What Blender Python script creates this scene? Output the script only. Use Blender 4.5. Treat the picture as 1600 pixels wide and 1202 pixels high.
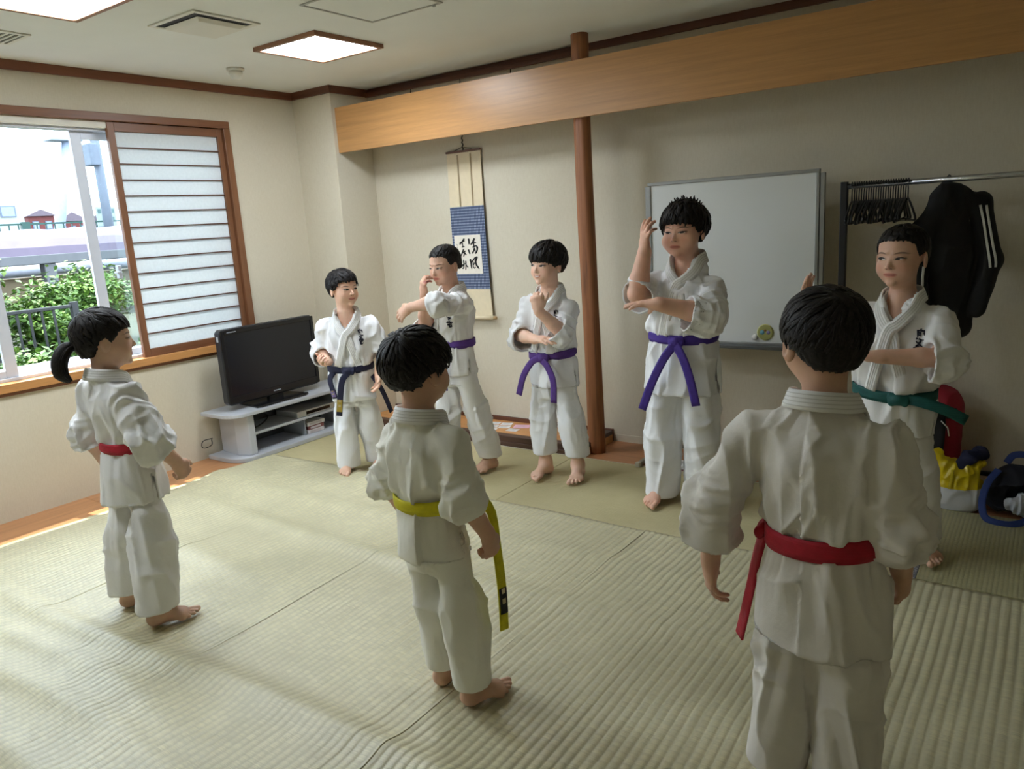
import bpy, bmesh, math, random
import numpy as np
from mathutils import Vector, Matrix

for _o in list(bpy.data.objects):
    bpy.data.objects.remove(_o, do_unlink=True)
scene = bpy.context.scene
COL = scene.collection

# ------------------------------------------------------------------ camera
cam_d = bpy.data.cameras.new('camera')
cam_o = bpy.data.objects.new('camera', cam_d)
COL.objects.link(cam_o)
cam_d.sensor_fit = 'HORIZONTAL'
cam_d.sensor_width = 36.0
cam_d.lens = 1189.81 * 36.0 / 1600.0
cam_d.clip_start = 0.02
cam_d.clip_end = 500
_r = Vector((0.81818778, 0.57157633, -0.06220338))
_u = Vector((-0.07086014, 0.20761027, 0.97564175))
_w = Vector((-0.57056779, 0.79385041, -0.21036616))
cam_o.matrix_world = Matrix(((_r.x, _u.x, -_w.x, 4.6117), (_r.y, _u.y, -_w.y, 0.0),
                             (_r.z, _u.z, -_w.z, 1.4542), (0, 0, 0, 1)))
scene.camera = cam_o

# ------------------------------------------------------------------ sky, sun, exposure
world = bpy.data.worlds.new('sky')
scene.world = world
world.use_nodes = True
_bg = world.node_tree.nodes['Background']
_bg.inputs['Color'].default_value = (0.74, 0.87, 1.0, 1)
_bg.inputs['Strength'].default_value = 5.5
sun_d = bpy.data.lights.new('sun', 'SUN')
sun_d.energy = 7.0
sun_d.angle = 0.009
sun_d.color = (1.0, 0.95, 0.86)
sun_o = bpy.data.objects.new('sun', sun_d)
COL.objects.link(sun_o)
sun_o.rotation_euler = Vector((0.36, 0.05, -1.0)).to_track_quat('-Z', 'Y').to_euler()
scene.view_settings.view_transform = 'Standard'
scene.view_settings.look = 'None'
scene.view_settings.gamma = 1.0
scene.view_settings.exposure = 0.5
scene.view_settings.use_curve_mapping = False
LAMP = 30.0

# ------------------------------------------------------------------ helpers
def lin(r, g, b):
    f = lambda c: (c / 255.0) / 12.92 if c <= 10.3 else (((c / 255.0) + 0.055) / 1.055) ** 2.4
    return (f(r), f(g), f(b), 1.0)

class NT:
    """tiny node-tree writer"""
    def __init__(self, name):
        self.m = bpy.data.materials.new(name)
        self.m.use_nodes = True
        self.t = self.m.node_tree
        self.b = self.t.nodes['Principled BSDF']
    def n(self, typ, **kw):
        nd = self.t.nodes.new(typ)
        for k, v in kw.items():
            setattr(nd, k, v)
        return nd
    def put(self, sock, v):
        if v is None:
            return
        if isinstance(v, bpy.types.NodeSocket):
            self.t.links.new(v, sock)
        else:
            sock.default_value = v
    def math(self, op, a, b=None, c=None, clamp=False):
        nd = self.n('ShaderNodeMath', operation=op)
        nd.use_clamp = clamp
        self.put(nd.inputs[0], a)
        self.put(nd.inputs[1], b)
        self.put(nd.inputs[2], c)
        return nd.outputs[0]
    def mix(self, f, a, b):
        nd = self.n('ShaderNodeMix', data_type='RGBA')
        self.put(nd.inputs[0], f)
        self.put(nd.inputs[6], a)
        self.put(nd.inputs[7], b)
        return nd.outputs[2]
    def noise(self, vec, scale, detail=3, rough=0.5, col=False):
        nd = self.n('ShaderNodeTexNoise')
        self.put(nd.inputs['Vector'], vec)
        nd.inputs['Scale'].default_value = scale
        nd.inputs['Detail'].default_value = detail
        nd.inputs['Roughness'].default_value = rough
        return nd.outputs['Color' if col else 'Fac']
    def mapping(self, vec, scale=(1, 1, 1), rot=(0, 0, 0), loc=(0, 0, 0)):
        nd = self.n('ShaderNodeMapping')
        self.put(nd.inputs['Vector'], vec)
        nd.inputs['Scale'].default_value = scale
        nd.inputs['Rotation'].default_value = rot
        nd.inputs['Location'].default_value = loc
        return nd.outputs[0]
    def obj(self):
        return self.n('ShaderNodeTexCoord').outputs['Object']
    def sep(self, vec):
        nd = self.n('ShaderNodeSeparateXYZ')
        self.put(nd.inputs[0], vec)
        return nd.outputs[0], nd.outputs[1], nd.outputs[2]
    def ramp(self, fac, stops):
        nd = self.n('ShaderNodeValToRGB')
        self.put(nd.inputs[0], fac)
        el = nd.color_ramp.elements
        while len(el) < len(stops):
            el.new(0.5)
        for e, (p, c) in zip(el, stops):
            e.position = p
            e.color = c
        return nd.outputs[0]
    def bump(self, h, strength=0.3, dist=0.01):
        nd = self.n('ShaderNodeBump')
        nd.inputs['Strength'].default_value = strength
        nd.inputs['Distance'].default_value = dist
        self.put(nd.inputs['Height'], h)
        self.t.links.new(nd.outputs[0], self.b.inputs['Normal'])
    def set(self, **kw):
        for k, v in kw.items():
            self.put(self.b.inputs[k.replace('_', ' ')], v)
        return self

MATS = {}
def plain(name, rgb, rough=0.6, metal=0.0, var=0.06, vscale=8.0, bump=0.0, bscale=200.0, spec=None):
    if name in MATS:
        return MATS[name]
    t = NT(name)
    c = lin(*rgb)
    o = t.obj()
    f = t.noise(o, vscale, 3)
    lo = tuple(max(0, x * (1 - var)) for x in c[:3]) + (1,)
    hi = tuple(min(1, x * (1 + var)) for x in c[:3]) + (1,)
    t.set(Base_Color=t.ramp(f, [(0.3, lo), (0.7, hi)]), Roughness=rough, Metallic=metal)
    if spec is not None:
        t.b.inputs['Specular IOR Level'].default_value = spec
    if bump:
        t.bump(t.noise(o, bscale, 2), bump, 0.004)
    MATS[name] = t.m
    return t.m

def wood(name, rgb, axis='x', dark=0.72, rough=0.45, scale=1.0, stretch=18.0):
    if name in MATS:
        return MATS[name]
    t = NT(name)
    c = lin(*rgb)
    o = t.obj()
    s = [stretch] * 3
    s['xyz'.index(axis)] = 1.0
    v = t.mapping(o, tuple(k * scale for k in s))
    f1 = t.noise(v, 1.6, 5, 0.6)
    f2 = t.noise(v, 9.0, 3, 0.6)
    f = t.math('ADD', t.math('MULTIPLY', f1, 0.7), t.math('MULTIPLY', f2, 0.3))
    d = tuple(x * dark for x in c[:3]) + (1,)
    h = tuple(min(1, x * 1.12) for x in c[:3]) + (1,)
    t.set(Base_Color=t.ramp(f, [(0.33, d), (0.5, c), (0.66, h)]), Roughness=rough)
    t.bump(f2, 0.12, 0.002)
    MATS[name] = t.m
    return t.m

def link(o, parent=None):
    COL.objects.link(o)
    if parent is not None:
        o.parent = parent
        o.matrix_parent_inverse = parent_world(parent).inverted()
    return o
def parent_world(o):
    m = o.matrix_basis.copy()
    while o.parent is not None:
        m = o.parent.matrix_basis @ o.matrix_parent_inverse @ m
        o = o.parent
    return m

def mesh(name, verts, faces, mat=None, parent=None, smooth=False):
    me = bpy.data.meshes.new(name)
    me.from_pydata([tuple(v) for v in verts], [], faces)
    me.update()
    if smooth:
        me.polygons.foreach_set('use_smooth', [True] * len(me.polygons))
    if mat is not None:
        me.materials.append(mat)
    o = bpy.data.objects.new(name, me)
    return link(o, parent)

def bm_obj(name, bm, mat, parent=None, smooth=False, bevel=0.0, seg=2):
    me = bpy.data.meshes.new(name)
    bmesh.ops.recalc_face_normals(bm, faces=bm.faces)
    bm.to_mesh(me)
    bm.free()
    if smooth:
        me.polygons.foreach_set('use_smooth', [True] * len(me.polygons))
    me.materials.append(mat)
    o = bpy.data.objects.new(name, me)
    link(o, parent)
    if bevel:
        md = o.modifiers.new('bevel', 'BEVEL')
        md.width = bevel
        md.segments = seg
        md.limit_method = 'ANGLE'
    return o

def add_box(bm, x0, x1, y0, y1, z0, z1):
    vs = [bm.verts.new(c) for c in ((x0, y0, z0), (x1, y0, z0), (x1, y1, z0), (x0, y1, z0),
                                    (x0, y0, z1), (x1, y0, z1), (x1, y1, z1), (x0, y1, z1))]
    for f in ((0, 3, 2, 1), (4, 5, 6, 7), (0, 1, 5, 4), (1, 2, 6, 5), (2, 3, 7, 6), (3, 0, 4, 7)):
        bm.faces.new([vs[i] for i in f])
    return vs

def box(name, x0, x1, y0, y1, z0, z1, mat, parent=None, bevel=0.0):
    bm = bmesh.new()
    add_box(bm, x0, x1, y0, y1, z0, z1)
    return bm_obj(name, bm, mat, parent, bevel=bevel)

def boxes(name, lst, mat, parent=None, bevel=0.0):
    bm = bmesh.new()
    for b in lst:
        add_box(bm, *b)
    return bm_obj(name, bm, mat, parent, bevel=bevel)

def add_tube(bm, pts, radii, n=10, cap=True, up=None, flat=1.0):
    """sweep of circles (or ellipses, flat<1) along a polyline"""
    pts = [Vector(p) for p in pts]
    if not hasattr(radii, '__len__'):
        radii = [radii] * len(pts)
    rings = []
    ref = Vector(up) if up is not None else None
    for i, p in enumerate(pts):
        t = (pts[min(i + 1, len(pts) - 1)] - pts[max(i - 1, 0)]).normalized()
        if ref is None:
            ref = Vector((0, 0, 1)) if abs(t.z) < 0.9 else Vector((1, 0, 0))
        s = t.cross(ref)
        if s.length < 1e-5:
            s = t.cross(Vector((0.3, 0.8, 0.5)))
        s.normalize()
        b = s.cross(t).normalized()
        if up is None:
            ref = b
        rings.append([bm.verts.new(p + (s * math.cos(a) + b * math.sin(a) * flat) * radii[i])
                      for a in [2 * math.pi * k / n for k in range(n)]])
    for a, b in zip(rings[:-1], rings[1:]):
        for k in range(n):
            bm.faces.new([a[k], a[(k + 1) % n], b[(k + 1) % n], b[k]])
    if cap:
        bm.faces.new(rings[0][::-1])
        bm.faces.new(rings[-1])
    return rings

def tube(name, pts, r, mat, parent=None, n=10, up=None, flat=1.0):
    bm = bmesh.new()
    add_tube(bm, pts, r, n, up=up, flat=flat)
    o = bm_obj(name, bm, mat, parent, smooth=True)
    return o

def prism(name, outline, axis, a0, a1, mat, parent=None, bevel=0.0, smooth=False):
    """extrude a 2D outline along axis from a0 to a1"""
    bm = bmesh.new()
    def P(q, a):
        return {'x': (a, q[0], q[1]), 'y': (q[0], a, q[1]), 'z': (q[0], q[1], a)}[axis]
    A = [bm.verts.new(P(q, a0)) for q in outline]
    B = [bm.verts.new(P(q, a1)) for q in outline]
    n = len(outline)
    bm.faces.new(A[::-1])
    bm.faces.new(B)
    for i in range(n):
        bm.faces.new([A[i], A[(i + 1) % n], B[(i + 1) % n], B[i]])
    return bm_obj(name, bm, mat, parent, bevel=bevel, smooth=smooth)

def lathe(name, prof, c, mat, parent=None, n=24, axis='z', smooth=True):
    bm = bmesh.new()
    rings = []
    for r, h in prof:
        ring = []
        for k in range(n):
            a = 2 * math.pi * k / n
            x, y = r * math.cos(a), r * math.sin(a)
            q = {'z': (x, y, h), 'y': (x, h, y), 'x': (h, x, y)}[axis]
            ring.append(bm.verts.new((c[0] + q[0], c[1] + q[1], c[2] + q[2])))
        rings.append(ring)
    for a, b in zip(rings[:-1], rings[1:]):
        for k in range(n):
            bm.faces.new([a[k], a[(k + 1) % n], b[(k + 1) % n], b[k]])
    bm.faces.new(rings[0][::-1])
    bm.faces.new(rings[-1])
    return bm_obj(name, bm, mat, parent, smooth=smooth)

def empty(name, loc):
    o = bpy.data.objects.new(name, None)
    o.empty_display_size = 0.1
    o.location = loc
    COL.objects.link(o)
    return o

def tag(o, label=None, cat=None, group=None, kind=None):
    if label:
        o['label'] = label
    if cat:
        o['category'] = cat
    if group:
        o['group'] = group
    if kind:
        o['kind'] = kind
    return o
def struct(o):
    o['kind'] = 'structure'
    return o
# ================================================================== ROOM
H = 2.45
D = 4.2734
XR, YB = 6.6, -2.6
PI = math.pi

def wall_mat():
    t = NT('wall_paper')
    o = t.obj()
    f = t.noise(t.mapping(o, (60, 60, 9)), 3.0, 4, 0.6)
    g = t.noise(o, 1.1, 3)
    f2 = t.noise(t.mapping(o, (9, 9, 90)), 4.0, 3, 0.6)
    k = t.math('ADD', t.math('MULTIPLY', f, 0.35), t.math('ADD', t.math('MULTIPLY', g, 0.4), t.math('MULTIPLY', f2, 0.25)))
    t.set(Base_Color=t.ramp(k, [(0.35, lin(206, 196, 174)), (0.65, lin(219, 211, 192))]), Roughness=0.85)
    t.b.inputs['Specular IOR Level'].default_value = 0.2
    t.bump(f, 0.12, 0.002)
    return t.m
M_WALL = wall_mat()
M_CEIL = plain('ceiling_paint', (232, 234, 228), 0.9, var=0.02, vscale=3, bump=0.06, bscale=300, spec=0.2)
M_TRIM = wood('trim_wood_y', (122, 74, 52), 'y')
M_TRIMX = wood('trim_wood_x', (104, 63, 44), 'x')
M_TRIMZ = wood('trim_wood_z', (124, 78, 52), 'z')
M_BEAM = wood('beam_veneer', (196, 146, 92), 'x', dark=0.86, rough=0.33, stretch=26)
M_PILLAR = wood('pillar_wood', (160, 104, 68), 'z', dark=0.5, rough=0.5, stretch=30)
M_FLOORW = wood('floor_board_wood', (188, 134, 90), 'y', dark=0.8, rough=0.35)
M_FLOORWX = wood('floor_board_wood_x', (174, 118, 78), 'x', dark=0.78, rough=0.35)
M_DARKW = wood('dark_sill_wood', (84, 58, 46), 'x', dark=0.6, rough=0.5)
M_ALU = plain('aluminium', (186, 190, 198), 0.38, 0.35, 0.03)
M_SUB = plain('subfloor', (120, 108, 80), 0.9)

# --- floor slab + wooden border boards
fl = struct(box('floor', -0.02, XR, YB, D, -0.12, -0.012, M_SUB))
box('floor_board', 0.0, 0.362, YB, 2.0, -0.012, 0.004, M_FLOORW, fl, 0.0015)
box('floor_board', 0.0, 0.362, 2.002, D, -0.012, 0.004, M_FLOORW, fl, 0.0015)
box('floor_board', 0.364, 2.34, 3.874, D, -0.012, 0.004, M_FLOORWX, fl, 0.0015)
box('floor_board', 2.342, 4.25, 3.874, D, -0.012, 0.004, M_FLOORWX, fl, 0.0015)
box('floor_board', 4.252, XR, 3.874, D, -0.012, 0.004, M_FLOORWX, fl, 0.0015)

def tatami_mat_material():
    t = NT('tatami_rush')
    o = t.obj()
    x, y, z = t.sep(o)
    f = t.noise(t.mapping(o, (6, 260, 1)), 2.0, 3, 0.6)
    g = t.noise(o, 2.2, 3)
    k = t.math('ADD', t.math('MULTIPLY', f, 0.55), t.math('MULTIPLY', g, 0.45))
    t.set(Base_Color=t.ramp(k, [(0.36, lin(176, 165, 124)), (0.64, lin(200, 189, 148))]), Roughness=0.6)
    t.b.inputs['Specular IOR Level'].default_value = 0.3
    rib = t.math('SINE', t.math('MULTIPLY', x, 2 * PI / 0.015))
    t.bump(t.math('ADD', t.math('MULTIPLY', rib, 0.3), f), 0.25, 0.002)
    return t.m
M_TATAMI = tatami_mat_material()
M_HERI = plain('tatami_edge_cloth', (206, 200, 178), 0.8)
for x0, x1 in ((0.366, 1.30), (1.302, 2.266), (2.269, 4.2), (4.203, XR)):
    tm = box('tatami_mat', x0, x1, 2.05, 3.868, -0.012, 0.004, M_TATAMI, fl, 0.002)
for x0, x1 in ((0.366, 2.266), (2.269, 4.2), (4.203, XR)):
    box('tatami_mat', x0, x1, YB, 2.047, -0.012, 0.003, M_TATAMI, fl, 0.002)
box('tatami_edge', 0.366, XR, 3.8685, 3.8735, -0.012, 0.0065, M_HERI, fl)

# --- ceiling
ce = struct(box('ceiling', -0.02, XR, YB, D, H, H + 0.1, M_CEIL))

# --- left wall with its window opening
WY0, WY1, WZ0, WZ1 = 0.48, 3.285, 0.755, 2.175
wl = struct(boxes('wall_left', [(-0.14, 0, YB, WY0, 0, H), (-0.14, 0, WY1, D, 0, H),
                                (-0.14, 0, WY0, WY1, 0, WZ0), (-0.14, 0, WY0, WY1, WZ1, H)], M_WALL))
wb = struct(box('wall_back', -0.14, XR, D, D + 0.12, 0, H, M_WALL))
wr = struct(box('wall_right', XR, XR + 0.12, YB, D, 0, H, M_WALL))
wf = struct(box('wall_front', -0.14, XR + 0.12, YB - 0.12, YB, 0, H, M_WALL))
YC = D - 0.3662
wc = struct(box('wall_column', 0.0, 0.3993, YC, D, 0, H, M_WALL))

# --- crown mouldings
MZ = 2.4
struct(box('trim_1', 0, 0.022, YB, YC, MZ, H, M_TRIM, bevel=0.002))
struct(box('trim_2', 0.0, 0.4213, YC - 0.022, YC, MZ, H, M_TRIMX, bevel=0.002))
struct(box('trim_3', 0.3993, 0.4213, YC, D, MZ, H, M_TRIM, bevel=0.002))
struct(boxes('trim_4', [(0.4213, XR, D - 0.022, D, 2.408, H), (0.4213, 2.24, D - 0.05, D - 0.022, 2.392, 2.422)], M_TRIMX, bevel=0.002))
struct(box('trim_5', XR - 0.022, XR, YB, D, MZ, H, M_TRIM, bevel=0.002))
struct(box('trim_6', 0.022, XR - 0.022, YB, YB + 0.022, MZ, H, M_TRIMX, bevel=0.002))
# picture hooks under the rail
for hx in (0.86, 1.30, 1.71):
    o = tube('picture_hook', [(hx, D - 0.037, 2.395), (hx, D - 0.037, 2.372), (hx + 0.004, D - 0.047, 2.362), (hx + 0.008, D - 0.05, 2.372)], 0.003, plain('hook_black', (40, 34, 30), 0.4, 0.6), n=6)
    tag(o, {0.86: 'small dark picture hook under ceiling rail, nearest the wall column', 1.30: 'small dark picture hook under ceiling rail, middle of three', 1.71: 'small dark picture hook under ceiling rail, nearest the round pillar'}[hx], 'hook', 'picture hooks on the ceiling rail')

# --- hanging wall board (lintel) and pillar
BY = D - 0.336
struct(boxes('trim_7', [(0.3995, XR, BY, BY + 0.022, 1.998, 2.303)], M_BEAM, bevel=0.0015))
# pillar: a slightly irregular natural log
bm = bmesh.new()
rng = random.Random(4)
n, pts, rad = 28, [], []
ph = [rng.uniform(0, 6.28) for _ in range(8)]
zs = [0.0 + i * H / 40 for i in range(41)]
rings = []
for i, z in enumerate(zs):
    cx = 2.348 + 0.006 * math.sin(z * 2.1 + 1) ; cy = BY + 0.022 + 0.052
    ring = []
    for k in range(n):
        a = 2 * PI * k / n
        r = 0.048 * (1 + 0.035 * math.sin(3 * a + ph[0] + z) + 0.03 * math.sin(7 * a + ph[1] + 0.8 * z) + 0.02 * math.sin(11 * a + ph[2]) + 0.02 * math.sin(5 * z + ph[3])) * (1.07 - 0.05 * z / H)
        ring.append(bm.verts.new((cx + r * math.cos(a), cy + r * math.sin(a), z)))
    rings.append(ring)
for a, b in zip(rings[:-1], rings[1:]):
    for k in range(n):
        bm.faces.new([a[k], a[(k + 1) % n], b[(k + 1) % n], b[k]])
bm.faces.new(rings[0][::-1]); bm.faces.new(rings[-1])
pl = bm_obj('pillar', bm, M_PILLAR, None, smooth=True)
struct(pl)

# --- tokonoma platform: deck boards within dark sill timbers
tk = struct(box('platform', 0.40, 2.335, 3.945, D - 0.02, 0.004, 0.05, wood('platform_deck', (206, 146, 86), 'x', dark=0.82, rough=0.35)))
for i in range(3):
    y0 = 3.947 + i * 0.102
    box('deck_board', 0.402, 2.26, y0, y0 + 0.1, 0.05, 0.058, wood('platform_deck', (206, 146, 86), 'x'), tk, 0.001)
box('sill_timber', 0.40, 2.335, 3.888, 3.944, 0.004, 0.072, M_DARKW, tk, 0.004)
box('sill_timber', 0.40, 2.335, 3.876, 3.888, 0.004, 0.034, M_DARKW, tk, 0.003)
box('end_timber', 2.262, 2.337, 3.945, D - 0.02, 0.05, 0.078, wood('dark_end_wood', (70, 50, 42), 'y', dark=0.6), tk, 0.004)
box('back_strip', 0.40, 2.337, D - 0.02, D - 0.002, 0.004, 0.085, M_TRIMX, tk, 0.002)
struct(box('baseboard_back', 2.338, XR, D - 0.006, D - 0.0005, 0.004, 0.05, plain('skirting_cream', (214, 206, 186), 0.7)))

# ================================================================== WINDOW
win = struct(empty('window_1', (0, 1.5, WZ0)))
M_FRAME = wood('window_frame_wood', (124, 82, 56), 'y', rough=0.4)
M_FRAMEZ = wood('window_frame_wood_z', (126, 84, 56), 'z', rough=0.4)
M_SILL = wood('window_sill_wood', (196, 140, 84), 'y', rough=0.4)
M_WHITEWOOD = wood('jamb_pale_wood', (206, 176, 132), 'z', rough=0.5)
box('window_frame_top', -0.05, 0.022, WY0 - 0.05, 3.331, 2.172, 2.2175, M_FRAME, win, 0.003)
box('window_frame_side', -0.05, 0.022, 3.282, 3.331, 0.7098, 2.172, M_FRAMEZ, win, 0.003)
box('window_frame_side', -0.05, 0.022, WY0 - 0.05, WY0, 0.7098, 2.172, M_FRAMEZ, win, 0.003)
box('window_sill', -0.13, 0.03, WY0 - 0.05, 3.331, 0.7098, 0.757, M_SILL, win, 0.003)
box('sill_apron', 0.0, 0.012, WY0 - 0.05, 3.331, 0.690, 0.7098, M_FRAME, win, 0.002)
box('pelmet_strip', -0.052, -0.012, WY0, 2.512, 2.135, 2.172, plain('pelmet_white', (232, 228, 214), 0.6), win, 0.002)
# shoji panel
SX0, SX1 = -0.032, -0.004
def paper_mat():
    t = NT('shoji_paper')
    o = t.obj()
    f = t.noise(o, 60, 4, 0.6)
    d = t.n('ShaderNodeBsdfDiffuse'); tr = t.n('ShaderNodeBsdfTranslucent'); mx = t.n('ShaderNodeMixShader')
    c = t.ramp(f, [(0.3, (0.80, 0.83, 0.84, 1)), (0.7, (0.86, 0.89, 0.90, 1))])
    t.put(d.inputs[0], c); t.put(tr.inputs[0], c)
    mx.inputs[0].default_value = 0.26
    t.t.links.new(d.outputs[0], mx.inputs[1]); t.t.links.new(tr.outputs[0], mx.inputs[2])
    t.t.links.new(mx.outputs[0], t.t.nodes['Material Output'].inputs[0])
    return t.m
M_PAPER = paper_mat()
M_KUMIKO = wood('lattice_wood', (92, 60, 46), 'y', rough=0.5)
nb = 13
step = (2.118 - 0.806) / (nb + 1)
def shoji(ya, yb, label):
    sh = empty('shoji_screen', (-0.02, (ya + yb) / 2, WZ0))
    tag(sh, label, 'screen', 'paper screens at the window')
    a, b = ya + 0.042, yb - 0.036
    box('stile', SX0, SX1, ya, a, 0.757, 2.17, M_FRAMEZ, sh, 0.002)
    box('stile', SX0, SX1, b, yb, 0.757, 2.17, M_FRAMEZ, sh, 0.002)
    box('rail', SX0, SX1, a, b, 2.118, 2.17, M_FRAME, sh, 0.002)
    box('rail', SX0, SX1, a, b, 0.757, 0.806, M_FRAME, sh, 0.002)
    for i in range(nb + 1):
        z0 = 0.806 + i * step
        box('pane', -0.021, -0.019, a, b, z0, z0 + step, M_PAPER, sh)
        if i:
            box('lattice_bar', -0.019, -0.007, a, b, z0 - 0.004, z0 + 0.004, M_KUMIKO, sh)
shoji(2.510, 3.281, 'white paper sliding screen with brown wooden lattice behind the television')
shoji(0.485, 1.255, 'white paper sliding screen at the window end outside the photo')
# aluminium sliding sashes
def glass_mat():
    t = NT('window_glass')
    tr = t.n('ShaderNodeBsdfTransparent'); gl = t.n('ShaderNodeBsdfGlossy'); mx = t.n('ShaderNodeMixShader')
    tr.inputs[0].default_value = (0.93, 0.97, 0.97, 1)
    gl.inputs['Roughness'].default_value = 0.03
    lw = t.n('ShaderNodeLayerWeight'); lw.inputs[0].default_value = 0.5
    t.put(mx.inputs[0], t.math('ADD', 0.04, t.math('MULTIPLY', t.math('POWER', lw.outputs['Facing'], 4.0), 0.45)))
    t.t.links.new(tr.outputs[0], mx.inputs[1]); t.t.links.new(gl.outputs[0], mx.inputs[2])
    t.t.links.new(mx.outputs[0], t.t.nodes['Material Output'].inputs[0])
    return t.m
M_GLASS = glass_mat()
M_ALUW = plain('aluminium_white', (205, 208, 216), 0.4, 0.2, 0.03)
boxes('alu_frame', [(-0.135, -0.055, WY0, WY1, 2.12, 2.172), (-0.135, -0.055, WY0, WY1, 0.757, 0.775),
                    (-0.135, -0.055, WY0, WY0 + 0.03, 0.775, 2.12), (-0.135, -0.055, WY1 - 0.03, WY1, 0.775, 2.12)], M_ALUW, win, 0.002)
def sash(y0, y1, xc, sl, sr):
    s = empty('window_sash', (xc, (y0 + y1) / 2, 0.775))
    s.parent = win
    s.matrix_parent_inverse = parent_world(win).inverted()
    boxes('sash_frame', [(xc - 0.012, xc + 0.012, y0, y0 + sl, 0.775, 2.12), (xc - 0.012, xc + 0.012, y1 - sr, y1, 0.775, 2.12),
                         (xc - 0.012, xc + 0.012, y0 + sl, y1 - sr, 2.075, 2.12), (xc - 0.012, xc + 0.012, y0 + sl, y1 - sr, 0.775, 0.815)], M_ALUW, s, 0.002)
    box('glass_pane', xc - 0.003, xc + 0.003, y0 + sl, y1 - sr, 0.815, 2.075, M_GLASS, s)
    return s
sash(0.52, 1.815, -0.085, 0.05, 0.062)
sash(2.335, 3.25, -0.115, 0.062, 0.05)
# crescent lock
boxes('sash_lock', [(-0.09, -0.055, 2.462, 2.485, 1.255, 1.335), (-0.07, -0.03, 2.440, 2.468, 1.285, 1.30)], M_ALU, win, 0.004)

# ================================================================== CEILING FITTINGS
M_LAMPFRAME = wood('lamp_frame_wood', (150, 104, 76), 'x', rough=0.45)
def emit(name, col, s):
    m = bpy.data.materials.new(name); m.use_nodes = True
    nt = m.node_tree
    nt.nodes.remove(nt.nodes['Principled BSDF'])
    e = nt.nodes.new('ShaderNodeEmission'); e.inputs[0].default_value = col; e.inputs[1].default_value = s
    nt.links.new(e.outputs[0], nt.nodes['Material Output'].inputs[0])
    return m
M_LAMP = emit('lamp_diffuser', (0.84, 0.92, 1.0, 1), LAMP)
def ceiling_lamp(x, y, label):
    t = empty('ceiling_lamp', (x, y, H))
    tag(t, label, 'ceiling lamp', 'square ceiling lamps')
    h, w = 0.247, 0.024
    boxes('frame', [(x - h, x + h, y - h, y - h + w, H - 0.022, H), (x - h, x + h, y + h - w, y + h, H - 0.022, H),
                    (x - h, x - h + w, y - h + w, y + h - w, H - 0.022, H), (x + h - w, x + h, y - h + w, y + h - w, H - 0.022, H)], M_LAMPFRAME, t, 0.002)
    box('diffuser', x - h + w, x + h - w, y - h + w, y + h - w, H - 0.014, H - 0.004, M_LAMP, t)
ceiling_lamp(1.245, 3.083, 'lit square ceiling lamp with wooden frame, nearest the hanging wall board')
ceiling_lamp(1.245, 1.665, 'lit square ceiling lamp cut off by the top left corner of the photo')
ceiling_lamp(1.245, 0.25, 'lit square ceiling lamp behind the photographer on the window side')


M_PLASTIC = plain('white_plastic', (222, 220, 208), 0.5, var=0.02)
M_SLOT = plain('black_slot', (22, 22, 24), 0.6)
ac = empty('air_vent', (1.24, 2.38, H))
tag(ac, 'square white air conditioning outlet with raised centre plate on the ceiling', 'air vent')
boxes('rim', [(1.066, 1.43, 2.20, 2.225, H - 0.008, H), (1.066, 1.43, 2.535, 2.56, H - 0.008, H),
              (1.066, 1.091, 2.225, 2.535, H - 0.008, H), (1.405, 1.43, 2.225, 2.535, H - 0.008, H)], M_PLASTIC, ac, 0.002)
box('throat', 1.091, 1.405, 2.225, 2.535, H - 0.003, H, M_SLOT, ac)
bm = bmesh.new()
c0 = [(1.098, 2.265), (1.365, 2.265), (1.365, 2.528), (1.098, 2.528)]
c1 = [(1.125, 2.285), (1.345, 2.285), (1.345, 2.505), (1.125, 2.505)]
A = [bm.verts.new((x, y, H - 0.006)) for x, y in c0]; Bv = [bm.verts.new((x, y, H - 0.022)) for x, y in c1]
bm.faces.new(A); bm.faces.new(Bv[::-1])
for i in range(4):
    bm.faces.new([A[i], A[(i + 1) % 4], Bv[(i + 1) % 4], Bv[i]])
bm_obj('centre_plate', bm, M_PLASTIC, ac, bevel=0.002)
gv = empty('vent_grille', (0.47, 1.8, H))
tag(gv, 'small slotted grille on the ceiling at the left edge', 'vent')
boxes('rim', [(0.36, 0.60, 1.62, 1.64, H - 0.008, H), (0.36, 0.60, 1.874, 1.894, H - 0.008, H),
              (0.36, 0.38, 1.64, 1.874, H - 0.008, H), (0.58, 0.60, 1.64, 1.874, H - 0.008, H)], M_PLASTIC, gv, 0.002)
box('throat', 0.38, 0.58, 1.64, 1.874, H - 0.002, H, M_SLOT, gv)
for i in range(8):
    yy = 1.652 + i * 0.028
    box('slat', 0.38, 0.58, yy, yy + 0.012, H - 0.008, H - 0.002, M_PLASTIC, gv)
hz = empty('ceiling_hatch', (2.01, 2.72, H))
tag(hz, 'square inspection hatch with pale metal rim set in the ceiling', 'hatch')
M_RIM = plain('hatch_rim_metal', (176, 176, 170), 0.45, 0.4)
boxes('rim', [(1.786, 2.24, 2.497, 2.509, H - 0.006, H), (1.786, 2.24, 2.939, 2.951, H - 0.006, H),
              (1.786, 1.798, 2.509, 2.939, H - 0.006, H), (2.228, 2.24, 2.509, 2.939, H - 0.006, H)], M_RIM, hz, 0.001)
box('panel', 1.801, 2.225, 2.512, 2.936, H - 0.003, H, M_CEIL, hz)
lathe('latch', [(0.0, H - 0.012), (0.008, H - 0.012), (0.009, H - 0.004), (0.0, H - 0.003)], (2.19, 2.945, 0), M_RIM, hz, 10)
sm = empty('smoke_detector', (0.50, 3.08, H))
tag(sm, 'round white smoke detector on the ceiling above the paper screen', 'smoke detector')
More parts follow.
